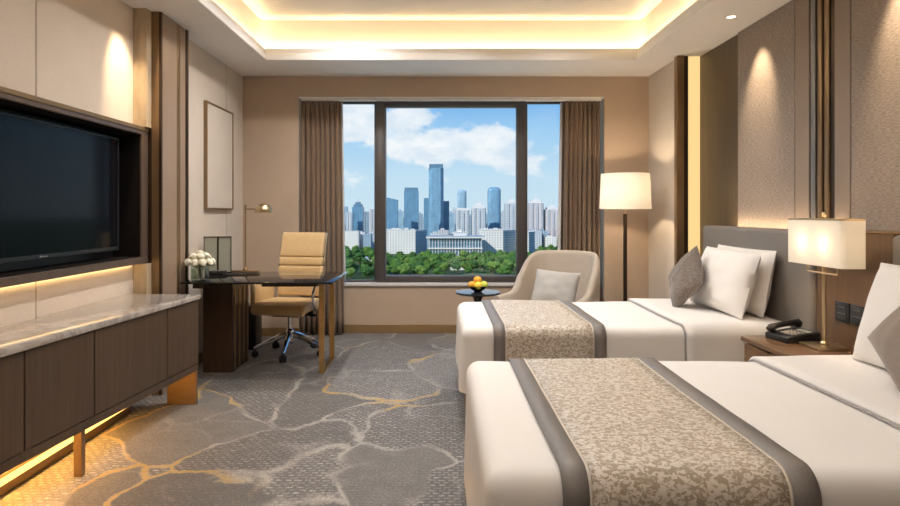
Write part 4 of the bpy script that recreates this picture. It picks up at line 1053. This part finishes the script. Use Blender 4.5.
while D_ < 852:
    sp_ = 15.5
    xa_, xb_ = -106*D_/F-(24 if row % 2 else 16), 123*D_/F+16
    x_ = xa_+(sp_/2 if row % 2 else 0)
    while x_ < xb_+(20 if row % 3 == 0 else 0):
        px = 440+x_*F/D_
        far = D_ > 728 and 372 < px < 541
        lawn = (D_ < 600 and 446 < px < 525 and rng.random() < .6) or (D_ < 640 and 398 < px < 440 and rng.random() < .35) or (610 < D_ < 680 and 352 < px < 374 and rng.random() < .6)
        hut = any(abs(x_-hx_) < 17 and abs(D_-hy_-4) < 14 for hx_, hy_ in huts)
        if not far and not lawn and not hut: spots.append((x_+rng.uniform(-1.2, 1.2), D_+rng.uniform(-1.2, 1.2)))
        x_ += sp_
    D_ += 17.0; row += 1
for i, (p, q) in enumerate(spots):
    k = rng.randrange(5); pr = protos[k]
    if not pr[1]: o = pr[0]; pr[1] = True
    else: o = copy_tree(pr[0])
    o.location = (p, q, G); s_ = rng.uniform(.98, 1.28); o.scale = (s_, s_, s_*rng.uniform(.85, 1.1)); o.rotation_euler = (0, 0, rng.uniform(0, 6.28))
print('trees', len(spots))
# a few pale park pavilions and a path edge
for px, py, w, lab in ((370, 262, 14, 'small white hut among trees in the left side window'), (398, 268, 16, 'pale low hut among the trees at the left of the middle pane'), (459, 270, 18, 'pale low shelter among the trees near the pond'), (552, 261, 16, 'pale low hut among trees beside the armchair')):
    x, y = treepos(px, py); t = thing('park_hut', lab, 'hut', (x, y, G))
    b = MB(); b.box(-w/2, w/2, 0, 8, 0, 4); b.build('wall', 'concrete', t, smooth=0)
    b = MB(); b.loft([[(-w/2-1, -1, 4), (w/2+1, -1, 4), (w/2+1, 9, 4), (-w/2-1, 9, 4)], [(-w/2+1, 3.6, 6.4), (w/2-1, 3.6, 6.4), (w/2-1, 4.4, 6.4), (-w/2+1, 4.4, 6.4)]]); b.build('roof', 'roofgrey', t, smooth=0)

# ================================================================ SKY, SUN, CAMERA
wd = bpy.data.worlds.new('sky'); SC.world = wd; wd.use_nodes = True
nt = wd.node_tree
for n in list(nt.nodes): nt.nodes.remove(n)
out = nt.nodes.new('ShaderNodeOutputWorld'); bg = nt.nodes.new('ShaderNodeBackground'); L(nt, bg.outputs[0], out.inputs[0])
tc = nt.nodes.new('ShaderNodeTexCoord'); sp = N(nt, 'ShaderNodeSeparateXYZ'); L(nt, tc.outputs['Generated'], sp.inputs[0])
dx, dy, dz = sp.outputs
yy = math_n(nt, 'MAXIMUM', dy, .15)
u = math_n(nt, 'DIVIDE', dx, yy); v = math_n(nt, 'DIVIDE', dz, yy)
base = ramp(nt, dz, [(0, (.62, .78, .88)), (.06, (.56, .76, .90)), (.13, (.36, .63, .89)), (.19, (.16, .43, .83)), (.6, (.09, .27, .65))])
# broad cloud banks, given as heading and elevation
tot = None
for (px, py, a, b_, w) in ((352, 122, 60, 26, 1.0), (405, 118, 34, 24, .8), (432, 148, 60, 20, .95), (470, 146, 52, 22, .95), (505, 158, 42, 20, .8), (470, 128, 20, 12, .5), (545, 150, 30, 13, .35), (350, 182, 60, 14, .35), (470, 178, 80, 10, .3), (548, 100, 20, 8, .0)):
    U, V = (px-440)/F, (212-py)/F
    p = math_n(nt, 'POWER', math_n(nt, 'DIVIDE', math_n(nt, 'SUBTRACT', u, U), a/F), 2)
    q = math_n(nt, 'POWER', math_n(nt, 'DIVIDE', math_n(nt, 'SUBTRACT', v, V), b_/F), 2)
    g = math_n(nt, 'MULTIPLY', math_n(nt, 'EXPONENT', math_n(nt, 'MULTIPLY', math_n(nt, 'ADD', p, q), -1.0)), w)
    tot = g if tot is None else math_n(nt, 'MAXIMUM', tot, g)
cv = N(nt, 'ShaderNodeCombineXYZ'); L(nt, u, cv.inputs[0]); L(nt, math_n(nt, 'MULTIPLY', v, 1.7), cv.inputs[1])
fb = noise_n(nt, cv.outputs[0], 14, 7, .58, .3)
dens = math_n(nt, 'ADD', tot, math_n(nt, 'MULTIPLY', math_n(nt, 'SUBTRACT', fb, .5), 1.7))
cm = ramp(nt, dens, [(.30, (0,)*3), (.62, (1,)*3)], 'EASE')
ccol = ramp(nt, noise_n(nt, cv.outputs[0], 20, 5, .55), [(.35, (.70, .80, .90)), (.6, (.93, .95, .97))])
sky = mixc(nt, math_n(nt, 'MULTIPLY', cm, .93), base, ccol)
L(nt, sky, bg.inputs[0]); bg.inputs[1].default_value = .95
sun = bpy.data.lights.new('sun', 'SUN'); sun.energy = 4.2; sun.angle = R(1); sun.color = (1, .95, .88)
so = bpy.data.objects.new('sun', sun); C.objects.link(so); so.rotation_euler = Vector((.55, .62, -.55)).to_track_quat('-Z', 'Y').to_euler()

cam = bpy.data.cameras.new('camera'); co_ = bpy.data.objects.new('camera', cam); C.objects.link(co_)
co_.location = (0, 0, CZ); co_.rotation_euler = (PI/2, 0, 0)
cam.sensor_width = 36; cam.lens = 24; cam.shift_x = 10/900; cam.shift_y = -41/900; cam.clip_start = .05; cam.clip_end = 9000
SC.camera = co_
vs = SC.view_settings; vs.view_transform = 'Standard'; vs.look = 'None'; vs.exposure = 0.18; vs.gamma = 1; vs.use_curve_mapping = False
SC.cycles.max_bounces = 10; SC.cycles.diffuse_bounces = 6; SC.cycles.sample_clamp_indirect = 6
